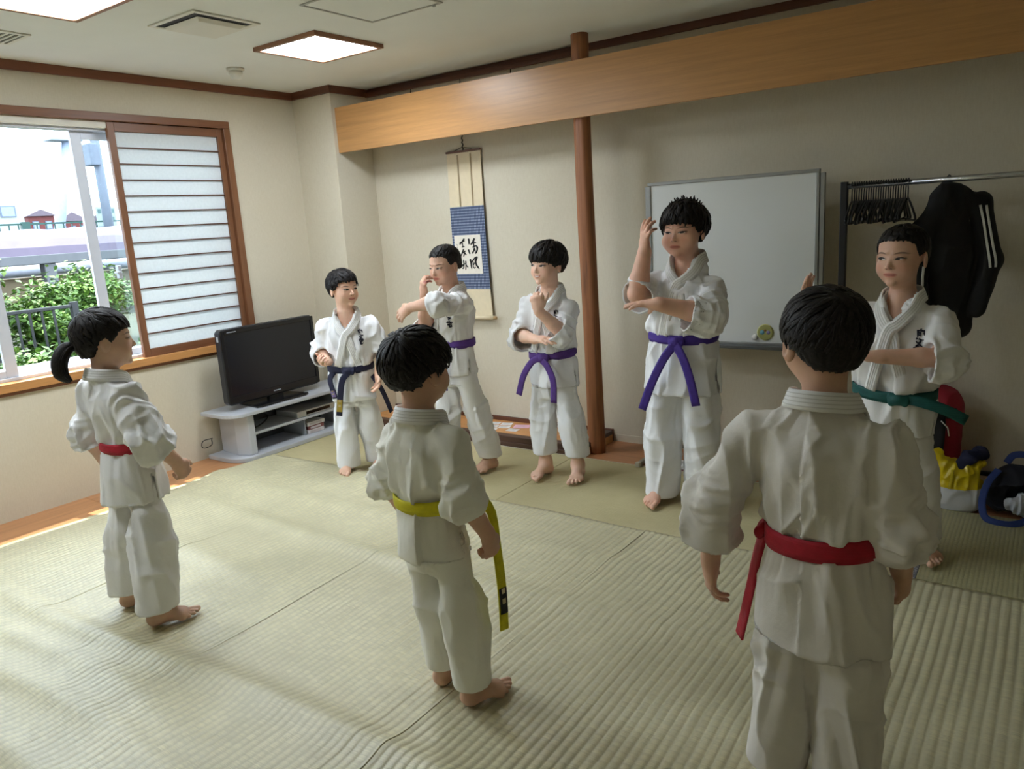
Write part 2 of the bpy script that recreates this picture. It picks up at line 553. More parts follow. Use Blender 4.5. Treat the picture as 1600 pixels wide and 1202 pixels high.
lathe('base', [(0.0, H), (0.052, H), (0.052, H - 0.012), (0.046, H - 0.016), (0.0, H - 0.016)], (0.50, 3.08, 0), M_PLASTIC, sm)
lathe('sensor_cap', [(0.0, H - 0.016), (0.040, H - 0.016), (0.042, H - 0.030), (0.034, H - 0.046), (0.030, H - 0.060), (0.018, H - 0.066), (0.0, H - 0.066)], (0.50, 3.08, 0), M_PLASTIC, sm)

# ================================================================== WOVEN RUSH MATS
def goza_material(name, tint, fine=False):
    t = NT(name)
    o = t.obj()
    x, y, z = t.sep(o)
    P = 0.0303 if not fine else 0.016
    row = t.math('FLOOR', t.math('DIVIDE', x, P))
    par = t.math('MODULO', t.math('ABSOLUTE', row), 2.0)
    yy = t.math('ADD', t.math('DIVIDE', y, 0.024), t.math('MULTIPLY', par, 0.5))
    blk = t.math('ABSOLUTE', t.math('SINE', t.math('MULTIPLY', yy, PI)))
    blk = t.math('POWER', blk, 0.3)
    strand = t.noise(t.mapping(o, (5, 330, 1)), 1.5, 3, 0.65)
    big = t.noise(o, 1.7, 3, 0.6)
    cell = t.n('ShaderNodeTexWhiteNoise', noise_dimensions='2D')
    cv = t.n('ShaderNodeCombineXYZ')
    t.put(cv.inputs[0], row); t.put(cv.inputs[1], t.math('FLOOR', yy))
    t.t.links.new(cv.outputs[0], cell.inputs['Vector'])
    rx = t.math('ABSOLUTE', t.math('SINE', t.math('MULTIPLY', x, PI / P)))
    k = t.math('ADD', t.math('MULTIPLY', strand, 0.5), t.math('MULTIPLY', cell.outputs[0], 0.05))
    k = t.math('ADD', k, t.math('MULTIPLY', big, 0.30))
    k = t.math('ADD', k, t.math('MULTIPLY', blk, 0.07))
    k = t.math('ADD', k, t.math('MULTIPLY', rx, 0.12))
    c = [lin(*(v * s for v in tint)) for s in (0.86, 1.0, 1.10)]
    t.set(Base_Color=t.ramp(k, [(0.50, c[0]), (0.68, c[1]), (0.86, c[2])]),
          Roughness=t.math('ADD', 0.30, t.math('MULTIPLY', strand, 0.16)))
    t.b.inputs['Specular IOR Level'].default_value = 0.8
    h = t.math('ADD', t.math('MULTIPLY', blk, 0.33), t.math('MULTIPLY', strand, 0.35))
    if fine:
        h = t.math('ADD', h, t.math('MULTIPLY', rx, 0.8))
    t.bump(h, 0.55 if not fine else 0.35, 0.003)
    return t.m
M_GOZA = goza_material('woven_rush', (215, 207, 170))
M_GOZA2 = goza_material('woven_rush_fine', (192, 186, 142), True)

def wrinkle(x, y):
    """standing waves of the loose matting, in metres"""
    z = 0.0
    z += 0.011 * np.exp(-((y - 2.25 - 0.03 * np.sin(x * 2.1)) / 0.055) ** 2) * (0.4 + 0.6 * np.clip(np.sin((x - 1.0) * 1.5), 0, 1))
    z += 0.012 * np.exp(-((y - 1.24 - 0.05 * (x - 2.2) - 0.02 * np.sin(x * 3)) / 0.05) ** 2) * np.clip(1.15 - 0.25 * abs(x - 2.3), 0.3, 1)
    z += 0.010 * np.exp(-((y - 1.05 - 0.03 * np.sin(x * 4)) / 0.045) ** 2) * np.clip(1.6 - 0.55 * x, 0, 1)
    z += 0.010 * np.exp(-((y - 0.90 - 0.03 * np.sin(x * 3 + 1)) / 0.045) ** 2) * np.clip(2.0 - 0.6 * x, 0, 1)
    z += 0.009 * np.exp(-((y - 0.74 - 0.03 * np.sin(x * 4 + 2)) / 0.04) ** 2) * np.clip(2.2 - 0.6 * x, 0, 1)
    z += 0.007 * np.exp(-((y - 1.86 - 0.04 * np.sin(x * 2 + 1)) / 0.07) ** 2) * np.clip(np.sin(x * 2.2 - 1.6), 0, 1)
    z += 0.008 * np.exp(-((y - 2.62 - 0.03 * np.sin(x * 2 + 2)) / 0.07) ** 2) * np.clip(1.4 - 0.5 * abs(x - 1.4), 0, 1)
    z += 0.0035 * (np.sin(5.2 * y + 1.3 * x) * np.sin(3.1 * x + 0.7) + 1)
    return z
def goza(name, x0, x1, y0, y1, zb, label, seed, curl=0.0):
    P = 0.0303
    nx = int(round((x1 - x0) / P)) * 8
    ny = int((y1 - y0) / 0.022)
    xs = np.linspace(x0, x1, nx + 1); ys = np.linspace(y0, y1, ny + 1)
    X, Y = np.meshgrid(xs, ys)
    rg = np.random.RandomState(seed)
    u = (X - x0) / P
    rib = np.abs(np.sin(PI * u)) ** 0.5
    wide = 0.86 + 0.14 * ((u.astype(int)) % 2)
    Z = zb + 0.0038 * rib * wide + 1.7 * wrinkle(X, Y)
    # edges lift and waver a little
    e0 = np.exp(-((X - x0) / 0.03) ** 2); e1 = np.exp(-((x1 - X) / 0.03) ** 2)
    ph = rg.uniform(0, 6, 4)
    Z += 0.0035 * e1 * (0.5 + 0.5 * np.sin(Y * 3.3 + ph[0])) + 0.0025 * e0 * (0.5 + 0.5 * np.sin(Y * 2.7 + ph[1]))
    eb = np.exp(-((y1 - Y) / 0.03) ** 2)
    Z += curl * eb
    X = X + 0.007 * np.sin(Y * 1.9 + 0.4) + 0.004 * np.sin(Y * 5.1 + 1.0)
    Y = Y + 0.006 * np.sin(X * 4 + ph[1]) * eb
    nvx = nx + 1
    top = np.stack([X, Y, Z], -1).reshape(-1, 3)
    # skirt so that the mat has thickness
    def edge(idx):
        q = top[idx].copy(); q[:, 2] = np.maximum(q[:, 2] - 0.006, 0.0045); return q
    f = []
    i = np.arange(ny)[:, None] * nvx + np.arange(nx)[None, :]
    quads = np.stack([i, i + 1, i + 1 + nvx, i + nvx], -1).reshape(-1, 4)
    loops = [np.arange(nvx), np.arange(ny + 1) * nvx + nx, (ny * nvx + np.arange(nvx))[::-1], (np.arange(ny + 1) * nvx)[::-1]]
    V = [top]; Q = [quads]; base = len(top)
    for lp in loops:
        q = edge(lp); V.append(q)
        k = np.arange(len(lp) - 1)
        Q.append(np.stack([lp[k + 1], lp[k], base + k, base + k + 1], -1)); base += len(lp)
    o = np_mesh(name, np.concatenate(V), np.concatenate(Q), M_GOZA)
    tag(o, label, 'mat', 'loose woven rush mats on the floor')
    return o
def np_mesh(name, V, Q, mat, parent=None, smooth=True):
    me = bpy.data.meshes.new(name)
    V = np.ascontiguousarray(V, dtype=np.float32); Q = np.ascontiguousarray(Q, dtype=np.int32)
    me.vertices.add(len(V)); me.vertices.foreach_set('co', V.ravel())
    k = Q.shape[1]
    me.loops.add(Q.size); me.loops.foreach_set('vertex_index', Q.ravel())
    me.polygons.add(len(Q)); me.polygons.foreach_set('loop_start', np.arange(len(Q), dtype=np.int32) * k)
    me.polygons.foreach_set('loop_total', np.full(len(Q), k, dtype=np.int32))
    me.polygons.foreach_set('use_smooth', np.full(len(Q), smooth))
    me.update(calc_edges=True); me.validate()
    if mat is not None:
        me.materials.append(mat)
    o = bpy.data.objects.new(name, me)
    return link(o, parent)
goza('rush_mat', 0.385, 1.312, -0.6, 3.07, 0.006, 'woven rush mat strip along the window wall, partly sunlit', 1)
goza('rush_mat', 1.298, 2.222, -0.6, 3.035, 0.006, 'wrinkled woven rush mat strip under the girl with the ponytail', 2)
goza('rush_mat', 2.208, 3.160, -0.6, 3.02, 0.006, 'woven rush mat strip under the boy with the yellow belt', 3)
goza('rush_mat', 3.152, 4.222, -0.6, 3.02, 0.006, 'woven rush mat strip beside the boy with the crimson belt', 4, 0.004)
goza('rush_mat', 4.216, 5.33, -0.6, 3.035, 0.006, 'woven rush mat strip at the right edge, in front of the bags', 5, 0.004)
# finer bordered mat at the back right
bmx = empty('bordered_rush_mat', (5.2, 3.45, 0.004))
tag(bmx, 'fine woven rush mat with grey patterned cloth border under the green-belted boy', 'mat')
box('mat_surface', 4.262, 6.3, 3.06, 3.86, 0.0045, 0.013, M_GOZA2, bmx, 0.002)
def brocade():
    t = NT('border_brocade')
    v = t.n('ShaderNodeTexVoronoi'); t.put(v.inputs['Vector'], t.obj()); v.inputs['Scale'].default_value = 95
    t.set(Base_Color=t.ramp(v.outputs[0], [(0.25, lin(168, 164, 166)), (0.55, lin(104, 102, 110))]), Roughness=0.7)
    return t.m
box('cloth_border', 4.212, 4.262, 3.06, 3.86, 0.0045, 0.0145, brocade(), bmx, 0.002)
# ================================================================== FIGURES: distance-field modelling
f32 = np.float32
def smin(a, b, k):
    h = np.clip(0.5 + 0.5 * (b - a) / k, 0, 1)
    return b + (a - b) * h - k * h * (1 - h)
def vec(*a):
    return np.array(a if len(a) > 1 else a[0], dtype=np.float64)
def unit(v):
    v = np.asarray(v, float)
    return v / (np.linalg.norm(v) + 1e-12)

class Field:
    """implicit surface: a list of blended primitives, meshed with surface nets"""
    def __init__(self):
        self.pr = []
    def add(self, fn, lo, hi, k, op='u'):
        self.pr.append((fn, np.asarray(lo, float), np.asarray(hi, float), k, op))
    def cone(self, a, b, ra, rb, k=0.01, side=None, su=1.0, sv=1.0, flat=False, op='u', flat0=False):
        a, b = vec(a), vec(b)
        ab = b - a
        L2 = ab @ ab
        ax = ab / math.sqrt(L2)
        if side is None:
            side = np.cross(ax, [0, 0, 1]) if abs(ax[2]) < 0.9 else np.cross(ax, [0, 1, 0])
        u = unit(side - ax * (np.asarray(side) @ ax))
        v = np.cross(ax, u)
        def fn(P):
            Q = P - a
            t = np.clip((Q @ ab) / L2, 0, 1)
            O = Q - t[..., None] * ab
            if su != 1 or sv != 1:
                ou = O @ u; ov = O @ v; ol = O @ ax
                d = np.sqrt((ou / su) ** 2 + (ov / sv) ** 2 + ol ** 2) - (ra + (rb - ra) * t)
            else:
                d = np.sqrt((O * O).sum(-1)) - (ra + (rb - ra) * t)
            if flat:
                d = np.maximum(d, (P - b) @ ax)
            if flat0:
                d = np.maximum(d, -((P - a) @ ax))
            return d
        m = max(ra, rb) * max(su, sv, 1)
        self.add(fn, np.minimum(a, b) - m, np.maximum(a, b) + m, k, op)
    def ell(self, c, r, R=None, k=0.01, op='u'):
        c = vec(c); r = vec(r)
        R = np.eye(3) if R is None else np.asarray(R)
        def fn(P):
            q = (P - c) @ R
            k0 = np.sqrt(((q / r) ** 2).sum(-1))
            k1 = np.sqrt(((q / (r * r)) ** 2).sum(-1)) + 1e-9
            return k0 * (k0 - 1) / k1
        m = r.max()
        self.add(fn, c - m, c + m, k, op)
    def zloft(self, st, k=0.01, op='u', off=0.0, cap0=True, cap1=True):
        L = ZLoft(st)
        def fn(P):
            return L.dist(P, off)
        m = L.rmax + abs(off)
        self.add(fn, (L.cx.min() - m, L.cy.min() - m, L.z0), (L.cx.max() + m, L.cy.max() + m, L.z1), k, op)
        return L
    def cut(self, fn, lo, hi, op='i'):
        self.add(fn, lo, hi, 0, op)
    def __call__(self, P):
        d = np.full(P.shape[:-1], 1.0)
        for fn, lo, hi, k, op in self.pr:
            d = self.comb(d, fn(P), k, op)
        return d
    @staticmethod
    def comb(d, e, k, op):
        if op == 'u':
            return smin(d, e, k) if k > 0 else np.minimum(d, e)
        if op == 's':
            return np.maximum(d, -e)
        return np.maximum(d, e)
    def grad(self, P, e=0.002):
        g = np.stack([self(P + np.eye(3)[i] * e) - self(P - np.eye(3)[i] * e) for i in range(3)], -1)
        return g / (np.linalg.norm(g, axis=-1, keepdims=True) + 1e-9)
    def project(self, P, off=0.0, it=4):
        P = np.array(P, float)
        for _ in range(it):
            P = P - (self(P) - off)[:, None] * self.grad(P)
        return P
    def mesh(self, h, smooth=1):
        us = [q for q in self.pr if q[4] == 'u']
        lo = np.min([q[1] for q in us], 0) - 3 * h
        hi = np.max([q[2] for q in us], 0) + 3 * h
        n = np.ceil((hi - lo) / h).astype(int) + 1
        ax = [lo[i] + h * np.arange(n[i]) for i in range(3)]
        d = np.full(n, 1.0, dtype=f32)
        for fn, l, u, k, op in self.pr:
            pad = (k + 2 * h) if op == 'u' else 2 * h
            i0 = np.maximum(np.floor((l - pad - lo) / h).astype(int), 0)
            i1 = np.minimum(np.ceil((u + pad - lo) / h).astype(int) + 1, n)
            if (i1 <= i0).any():
                continue
            S = tuple(slice(a, b) for a, b in zip(i0, i1))
            G = np.stack(np.meshgrid(*[ax[i][S[i]] for i in range(3)], indexing='ij'), -1).astype(f32)
            d[S] = self.comb(d[S], fn(G).astype(f32), k, op)
        return surfnet(d, lo, h, smooth)

class ZLoft:
    """stack of ellipses along z: rows (z, cx, cy, rx, ry)"""
    def __init__(self, st):
        st = np.array(sorted(st), float)
        z = np.linspace(st[0, 0], st[-1, 0], 160)
        cols = [np.interp(z, st[:, 0], st[:, i]) for i in range(1, 5)]
        w = 7
        ker = np.hanning(2 * w + 1); ker /= ker.sum()
        def sm(c):
            e = np.concatenate([2 * c[0] - c[w:0:-1], c, 2 * c[-1] - c[-2:-w - 2:-1]])
            return np.convolve(e, ker, 'valid')
        self.z = z
        self.cx, self.cy, self.rx, self.ry = [sm(c) for c in cols]
        self.z0, self.z1 = z[0], z[-1]
        self.rmax = max(self.rx.max(), self.ry.max())
    def at(self, z):
        return [np.interp(z, self.z, c) for c in (self.cx, self.cy, self.rx, self.ry)]
    def dist(self, P, off=0.0):
        z = P[..., 2]
        cx, cy, rx, ry = self.at(z)
        rx = rx + off; ry = ry + off
        x = P[..., 0] - cx; y = P[..., 1] - cy
        k0 = np.sqrt((x / rx) ** 2 + (y / ry) ** 2) + 1e-6
        k1 = np.sqrt((x / rx ** 2) ** 2 + (y / ry ** 2) ** 2) + 1e-6
        d = np.where(k0 < 0.3, (k0 - 1) * np.minimum(rx, ry), k0 * (k0 - 1) / k1)
        return np.maximum(d, np.maximum(self.z0 - z, z - self.z1))
    def pt(self, th, z, off=0.0):
        cx, cy, rx, ry = self.at(z)
        return np.array([cx + (rx + off) * math.cos(th), cy + (ry + off) * math.sin(th), z])
    def front(self, r, z, off=0.0, sgn=1):
        cx, cy, rx, ry = self.at(z)
        q = max(0.0, 1 - ((r - cx) / (rx + off)) ** 2)
        return np.array([r, cy + sgn * (ry + off) * math.sqrt(q), z])

def surfnet(d, lo, h, smooth=1):
    s = d < 0
    c = [d[i:d.shape[0] - 1 + i, j:d.shape[1] - 1 + j, k:d.shape[2] - 1 + k] for i in (0, 1) for j in (0, 1) for k in (0, 1)]
    sc = [s[i:d.shape[0] - 1 + i, j:d.shape[1] - 1 + j, k:d.shape[2] - 1 + k] for i in (0, 1) for j in (0, 1) for k in (0, 1)]
    cnt = np.zeros(c[0].shape, np.int8)
    for q in sc:
        cnt += q
    act = (cnt > 0) & (cnt < 8)
    ijk = np.argwhere(act)
    cv = np.stack([q[act] for q in c], 0)
    off = np.array([(i, j, k) for i in (0, 1) for j in (0, 1) for k in (0, 1)], float)
    acc = np.zeros((len(ijk), 3)); num = np.zeros(len(ijk))
    for a in range(8):
        for b in range(a + 1, 8):
            if np.abs(off[a] - off[b]).sum() != 1:
                continue
            da, db = cv[a], cv[b]
            m = (da < 0) != (db < 0)
            t = np.where(m, da / np.where(m, da - db, 1), 0)
            acc += m[:, None] * (off[a] + t[:, None] * (off[b] - off[a]))
            num += m
    V = lo + h * (ijk + acc / num[:, None])
    idx = np.full(c[0].shape, -1, np.int32)
    idx[act] = np.arange(len(ijk))
    Q = []
    for axx in range(3):
        A = np.moveaxis(s, axx, 0); I = np.moveaxis(idx, axx, 0)
        e = A[:-1] != A[1:]
        e = e.copy()
        e[:, 0, :] = False; e[:, -1, :] = False; e[:, :, 0] = False; e[:, :, -1] = False
        i, j, k = np.nonzero(e)
        q = np.stack([I[i, j - 1, k - 1], I[i, j, k - 1], I[i, j, k], I[i, j - 1, k]], -1)
        fl = A[i, j, k]
        if axx == 1:
            fl = ~fl
        q = np.where(fl[:, None], q, q[:, ::-1])
        Q.append(q)
    Q = np.concatenate(Q)
    Q = Q[(Q >= 0).all(1)]
    for _ in range(smooth):
        V = V + 0.5 * (lap(V, Q) - V)
    return V, Q
def lap(V, Q):
    a = np.concatenate([Q[:, 0], Q[:, 1], Q[:, 2], Q[:, 3]]); b = np.concatenate([Q[:, 1], Q[:, 2], Q[:, 3], Q[:, 0]])
    n = np.bincount(a, minlength=len(V)) + np.bincount(b, minlength=len(V))
    out = np.empty_like(V)
    for i in range(3):
        out[:, i] = (np.bincount(a, V[b, i], len(V)) + np.bincount(b, V[a, i], len(V))) / np.maximum(n, 1)
    return out
def vnormals(V, Q):
    n = np.cross(V[Q[:, 2]] - V[Q[:, 0]], V[Q[:, 3]] - V[Q[:, 1]])
    out = np.zeros_like(V)
    for i in range(3):
        for j in range(4):
            out[:, i] += np.bincount(Q[:, j], n[:, i], len(V))
    return out / (np.linalg.norm(out, axis=1, keepdims=True) + 1e-12)

_rs = np.random.RandomState(7)
_perm = _rs.rand(64, 64, 64).astype(f32)
def vnoise(P):
    """value noise in -1..1"""
    F = np.floor(P).astype(int)
    t = P - F
    t = t * t * (3 - 2 * t)
    o = 0
    for i in (0, 1):
        for j in (0, 1):
            for k in (0, 1):
                w = (t[:, 0] if i else 1 - t[:, 0]) * (t[:, 1] if j else 1 - t[:, 1]) * (t[:, 2] if k else 1 - t[:, 2])
                o = o + w * _perm[(F[:, 0] + i) & 63, (F[:, 1] + j) & 63, (F[:, 2] + k) & 63]
    return o * 2 - 1
def folds(P, scale, seed=0.0, sharp=1.0):
    """soft crease pattern: ridged, domain-warped"""
    Q = P * np.asarray(scale) + seed
    w = np.stack([vnoise(Q * 0.5 + 11.3), vnoise(Q * 0.5 + 27.1), vnoise(Q * 0.5 + 5.7)], -1)
    Q = Q + 0.7 * w
    a = 1 - 2.2 * np.minimum(np.abs(vnoise(Q)) * 1.5, 1) ** (0.8 * sharp)
    b = vnoise(Q * 2.1 + 3.3)
    return 0.75 * a + 0.25 * b

# ------------------------------------------------------------------ materials of the figures
def skin_material(name, tone, gaze=(0.0, 0.0), smile=0.0, eye_open=1.0, teeth=False):
    t = NT(name)
    at = t.n('ShaderNodeAttribute', attribute_name='hp')
    x, y, z = t.sep(at.outputs['Vector'])
    ax = t.math('ABSOLUTE', x)
    front = t.math('GREATER_THAN', y, 0.18)
    c = lin(*tone)
    red = tuple((c[0] * 1.0, c[1] * 0.72, c[2] * 0.68)) + (1,)
    nz = t.noise(t.obj(), 22, 3)
    base = t.ramp(nz, [(0.3, tuple(v * 0.93 for v in c[:3]) + (1,)), (0.7, tuple(min(1, v * 1.05) for v in c[:3]) + (1,))])
    def ellm(px, pz, cx, cz, rx, rz, lo=0.8, hi=1.1):
        u = t.math('DIVIDE', t.math('SUBTRACT', px, cx), rx)
        v = t.math('DIVIDE', t.math('SUBTRACT', pz, cz), rz)
        r = t.math('SQRT', t.math('ADD', t.math('MULTIPLY', u, u), t.math('MULTIPLY', v, v)))
        mr = t.n('ShaderNodeMapRange', interpolation_type='SMOOTHSTEP')
        t.put(mr.inputs[0], r)
        mr.inputs[1].default_value = lo; mr.inputs[2].default_value = hi
        mr.inputs[3].default_value = 1.0; mr.inputs[4].default_value = 0.0
        return t.math('MULTIPLY', mr.outputs[0], front)
    # cheeks and nose tip a little redder
    col = t.mix(t.math('MULTIPLY', ellm(ax, z, 0.19, 0.33, 0.13, 0.10, 0.1, 1.2), 0.35), base, red)
    # mouth: curved line
    zc = t.math('ADD', 0.205, t.math('MULTIPLY', t.math('MULTIPLY', x, x), smile * 3.2))
    lip = ellm(x, t.math('SUBTRACT', z, zc), 0.0, 0.0, 0.125, 0.040, 0.75, 1.1)
    col = t.mix(t.math('MULTIPLY', lip, 0.75), col, lin(196, 112, 100))
    if teeth:
        col = t.mix(ellm(x, t.math('SUBTRACT', z, zc), 0.0, 0.004, 0.075, 0.017, 0.8, 1.05), col, lin(226, 214, 202))
    else:
        col = t.mix(ellm(x, t.math('SUBTRACT', z, zc), 0.0, 0.0, 0.115, 0.0075, 0.6, 1.2), col, lin(96, 42, 38))
    # eyes: slanting almonds
    ez = t.math('SUBTRACT', z, t.math('MULTIPLY', t.math('SUBTRACT', ax, 0.15), 0.10))
    col = t.mix(t.math('MULTIPLY', ellm(ax, ez, 0.15, 0.487, 0.098, 0.045, 0.75, 1.15), 0.35), col, tuple(v * 0.55 for v in c[:3]) + (1,))
    eye = ellm(ax, ez, 0.15, 0.474, 0.076, 0.021 * eye_open, 0.85, 1.0)
    col = t.mix(eye, col, lin(206, 196, 190))
    sgx = t.math('SIGN', x)
    gx = t.math('SUBTRACT', t.math('MULTIPLY', ax, sgx), t.math('ADD', t.math('MULTIPLY', sgx, 0.15), gaze[0]))
    iris = t.math('MULTIPLY', ellm(gx, z, 0.0, 0.478 + gaze[1], 0.042, 0.042, 0.85, 1.05), eye)
    col = t.mix(iris, col, lin(24, 16, 14))
    lz = t.math('ADD', 0.475 + 0.019 * eye_open, t.math('MULTIPLY', t.math('MULTIPLY', t.math('SUBTRACT', ax, 0.145), t.math('SUBTRACT', ax, 0.145)), -2.9 * eye_open))
    col = t.mix(ellm(ax, t.math('SUBTRACT', ez, lz), 0.15, 0.0, 0.092, 0.0115, 0.7, 1.1), col, lin(30, 20, 18))
    # brows
    bz = t.math('ADD', 0.572, t.math('MULTIPLY', t.math('MULTIPLY', t.math('SUBTRACT', ax, 0.17), t.math('SUBTRACT', ax, 0.17)), -2.2))
    col = t.mix(t.math('MULTIPLY', ellm(ax, t.math('SUBTRACT', z, bz), 0.165, 0.0, 0.108, 0.017, 0.5, 1.15), 0.7), col, lin(46, 34, 30))
    # nostrils
    col = t.mix(t.math('MULTIPLY', ellm(ax, z, 0.038, 0.312, 0.022, 0.013, 0.6, 1.1), 0.75), col, lin(86, 42, 36))
    t.set(Base_Color=col, Roughness=0.48)
    t.b.inputs['Specular IOR Level'].default_value = 0.35
    t.b.inputs['Subsurface Weight'].default_value = 0.12
    t.b.inputs['Subsurface Radius'].default_value = (1.0, 0.35, 0.2)
    t.b.inputs['Subsurface Scale'].default_value = 0.006
    return t.m

def cloth_material(name, rgb, weave=True):
    if name in MATS:
        return MATS[name]
    t = NT(name)
    o = t.obj()
    c = lin(*rgb)
    g = t.noise(o, 9, 4, 0.6)
    t.set(Base_Color=t.ramp(g, [(0.3, tuple(v * 0.95 for v in c[:3]) + (1,)), (0.7, c)]), Roughness=0.88)
    t.b.inputs['Specular IOR Level'].default_value = 0.15
    t.b.inputs['Sheen Weight'].default_value = 0.08
    if weave:
        w = t.noise(o, 620, 1)
        cr = t.noise(o, 34, 4, 0.62)
        t.bump(t.math('ADD', t.math('MULTIPLY', w, 0.12), t.math('MULTIPLY', cr, 1.2)), 0.28, 0.005)
    MATS[name] = t.m
    return t.m
def belt_material(name, rgb):
    if name in MATS:
        return MATS[name]
    t = NT(name)
    o = t.obj()
    c = lin(*rgb)
    g = t.noise(o, 40, 3)
    x, y, z = t.sep(o)
    st = t.math('SINE', t.math('MULTIPLY', z, 2 * PI / 0.0065))
    t.set(Base_Color=t.ramp(g, [(0.3, tuple(v * 0.85 for v in c[:3]) + (1,)), (0.7, tuple(min(1, v * 1.1) for v in c[:3]) + (1,))]), Roughness=0.7)
    t.bump(t.math('ADD', t.math('MULTIPLY', st, 0.5), t.noise(o, 500, 1)), 0.25, 0.0015)
    MATS[name] = t.m
    return t.m
def hair_material():
    t = NT('black_hair')
    o = t.obj()
    f = t.noise(o, 180, 2)
    t.set(Base_Color=t.ramp(f, [(0.3, (0.006, 0.005, 0.005, 1)), (0.75, (0.020, 0.016, 0.015, 1))]), Roughness=0.55)
    t.b.inputs['Specular IOR Level'].default_value = 0.22
    t.bump(f, 0.35, 0.002)
    return t.m
M_HAIR = hair_material()

# ------------------------------------------------------------------ ribbons
def ribbon_mesh(pts, nrm, width, thick, taper=None, close=False):
    """flat strap through pts; nrm = face normals; returns verts, quads"""
    pts = np.asarray(pts, float); nrm = np.asarray(nrm, float)
    n = len(pts)
    if close:
        T = np.roll(pts, -1, 0) - np.roll(pts, 1, 0)
    else:
        T = np.gradient(pts, axis=0)
    T /= np.linalg.norm(T, axis=1, keepdims=True) + 1e-9
    S = np.cross(T, nrm); S /= np.linalg.norm(S, axis=1, keepdims=True) + 1e-9
    N = np.cross(S, T)
    w = np.full(n, width / 2.0) if taper is None else np.asarray(taper) * width / 2.0
    prof = [(-1, 0), (-1, 1), (-0.5, 1.12), (0, 1.05), (0.5, 1.12), (1, 1), (1, 0), (0, -0.05)]
    V = np.stack([pts + S * (a * w)[:, None] + N * (b * thick) for a, b in prof], 1)
    m = len(prof)
    q = []
    rng_i = range(n if close else n - 1)
    for i in rng_i:
        j = (i + 1) % n
        for k in range(m):
            q.append((i * m + k, i * m + (k + 1) % m, j * m + (k + 1) % m, j * m + k))
    V = V.reshape(-1, 3)
    q = np.array(q)
    if not close:
        caps = []
        for b0 in (0, (n - 1) * m):
            caps += [(b0, b0 + 1, b0 + 6, b0 + 6), (b0 + 1, b0 + 2, b0 + 5, b0 + 6), (b0 + 2, b0 + 3, b0 + 4, b0 + 5)]
        q = np.concatenate([q, np.array([c for c in caps if len(set(c)) == 4])])
    return V, q
def resample(pts, n):
    pts = np.asarray(pts, float)
    # catmull-rom
    m = len(pts)
    out = []
    P = np.concatenate([[2 * pts[0] - pts[1]], pts, [2 * pts[-1] - pts[-2]]])
    for s in np.linspace(0, m - 1 - 1e-6, n):
        i = int(s); t = s - i
        p0, p1, p2, p3 = P[i], P[i + 1], P[i + 2], P[i + 3]
        out.append(0.5 * ((2 * p1) + (-p0 + p2) * t + (2 * p0 - 5 * p1 + 4 * p2 - p3) * t * t + (-p0 + 3 * p1 - 3 * p2 + p3) * t ** 3))
    return np.array(out)
def merge(parts):
    V, Q, b = [], [], 0
    for v, q in parts:
        V.append(v); Q.append(np.asarray(q) + b); b += len(v)
    return np.concatenate(V), np.concatenate(Q)
# ------------------------------------------------------------------ one figure
def R3(yaw, pitch=0.0, roll=0.0):
    y, p, r = [math.radians(v) for v in (yaw, pitch, roll)]
    Rz = np.array([[math.cos(y), -math.sin(y), 0], [math.sin(y), math.cos(y), 0], [0, 0, 1]])
    Rx = np.array([[1, 0, 0], [0, math.cos(p), -math.sin(p)], [0, math.sin(p), math.cos(p)]])
    Ry = np.array([[math.cos(r), 0, math.sin(r)], [0, 1, 0], [-math.sin(r), 0, math.cos(r)]])
    return Rz @ Rx @ Ry

def add_head(F, O, Rh, s, chub=0.0):
    def h(x, y, z):
        return O + s * (Rh @ vec(x, y, z))
    def e(c, r, k, op='u'):
        F.ell(h(*c), np.array(r) * s, Rh, k * s, op)
    def cn(a, b, ra, rb, k, **kw):
        F.cone(h(*a), h(*b), ra * s, rb * s, k * s, **kw)
    c = chub
    e((0, -0.07, 0.63), (0.370, 0.435, 0.37), 0.05)
    e((0, 0.09, 0.40), (0.318 + 0.02 * c, 0.300, 0.40), 0.06)
    e((0, 0.14, 0.175), (0.205 + 0.06 * c, 0.205 + 0.01 * c, 0.16), 0.10)
    e((0, 0.315, 0.055), (0.075, 0.05, 0.05), 0.06)
    for q in (-1, 1):
        e((q * (0.165 + 0.03 * c), 0.205, 0.30), (0.135 + 0.03 * c, 0.14, 0.15), 0.07)
        cn((q * 0.05, 0.36, 0.572), (q * 0.24, 0.275, 0.565), 0.026, 0.020, 0.03)
        e((q * 0.15, 0.325, 0.476), (0.082, 0.042, 0.040), 0.012)
        e((q * 0.050, 0.382, 0.330), (0.034, 0.034, 0.028), 0.02)
        Re = Rh @ R3(-q * 22)
        F.ell(h(q * 0.378, -0.045, 0.425), np.array((0.036, 0.092, 0.138)) * s, Re, 0.02 * s)
        F.ell(h(q * 0.424, -0.020, 0.440), np.array((0.034, 0.052, 0.085)) * s, Re, 0, 's')
    cn((0, 0.365, 0.48), (0, 0.424, 0.345), 0.018, 0.040, 0.035)
    cn((-0.075, 0.352, 0.224), (0.075, 0.352, 0.224), 0.020, 0.020, 0.012)
    cn((-0.055, 0.352, 0.184), (0.055, 0.352, 0.184), 0.024, 0.024, 0.012)

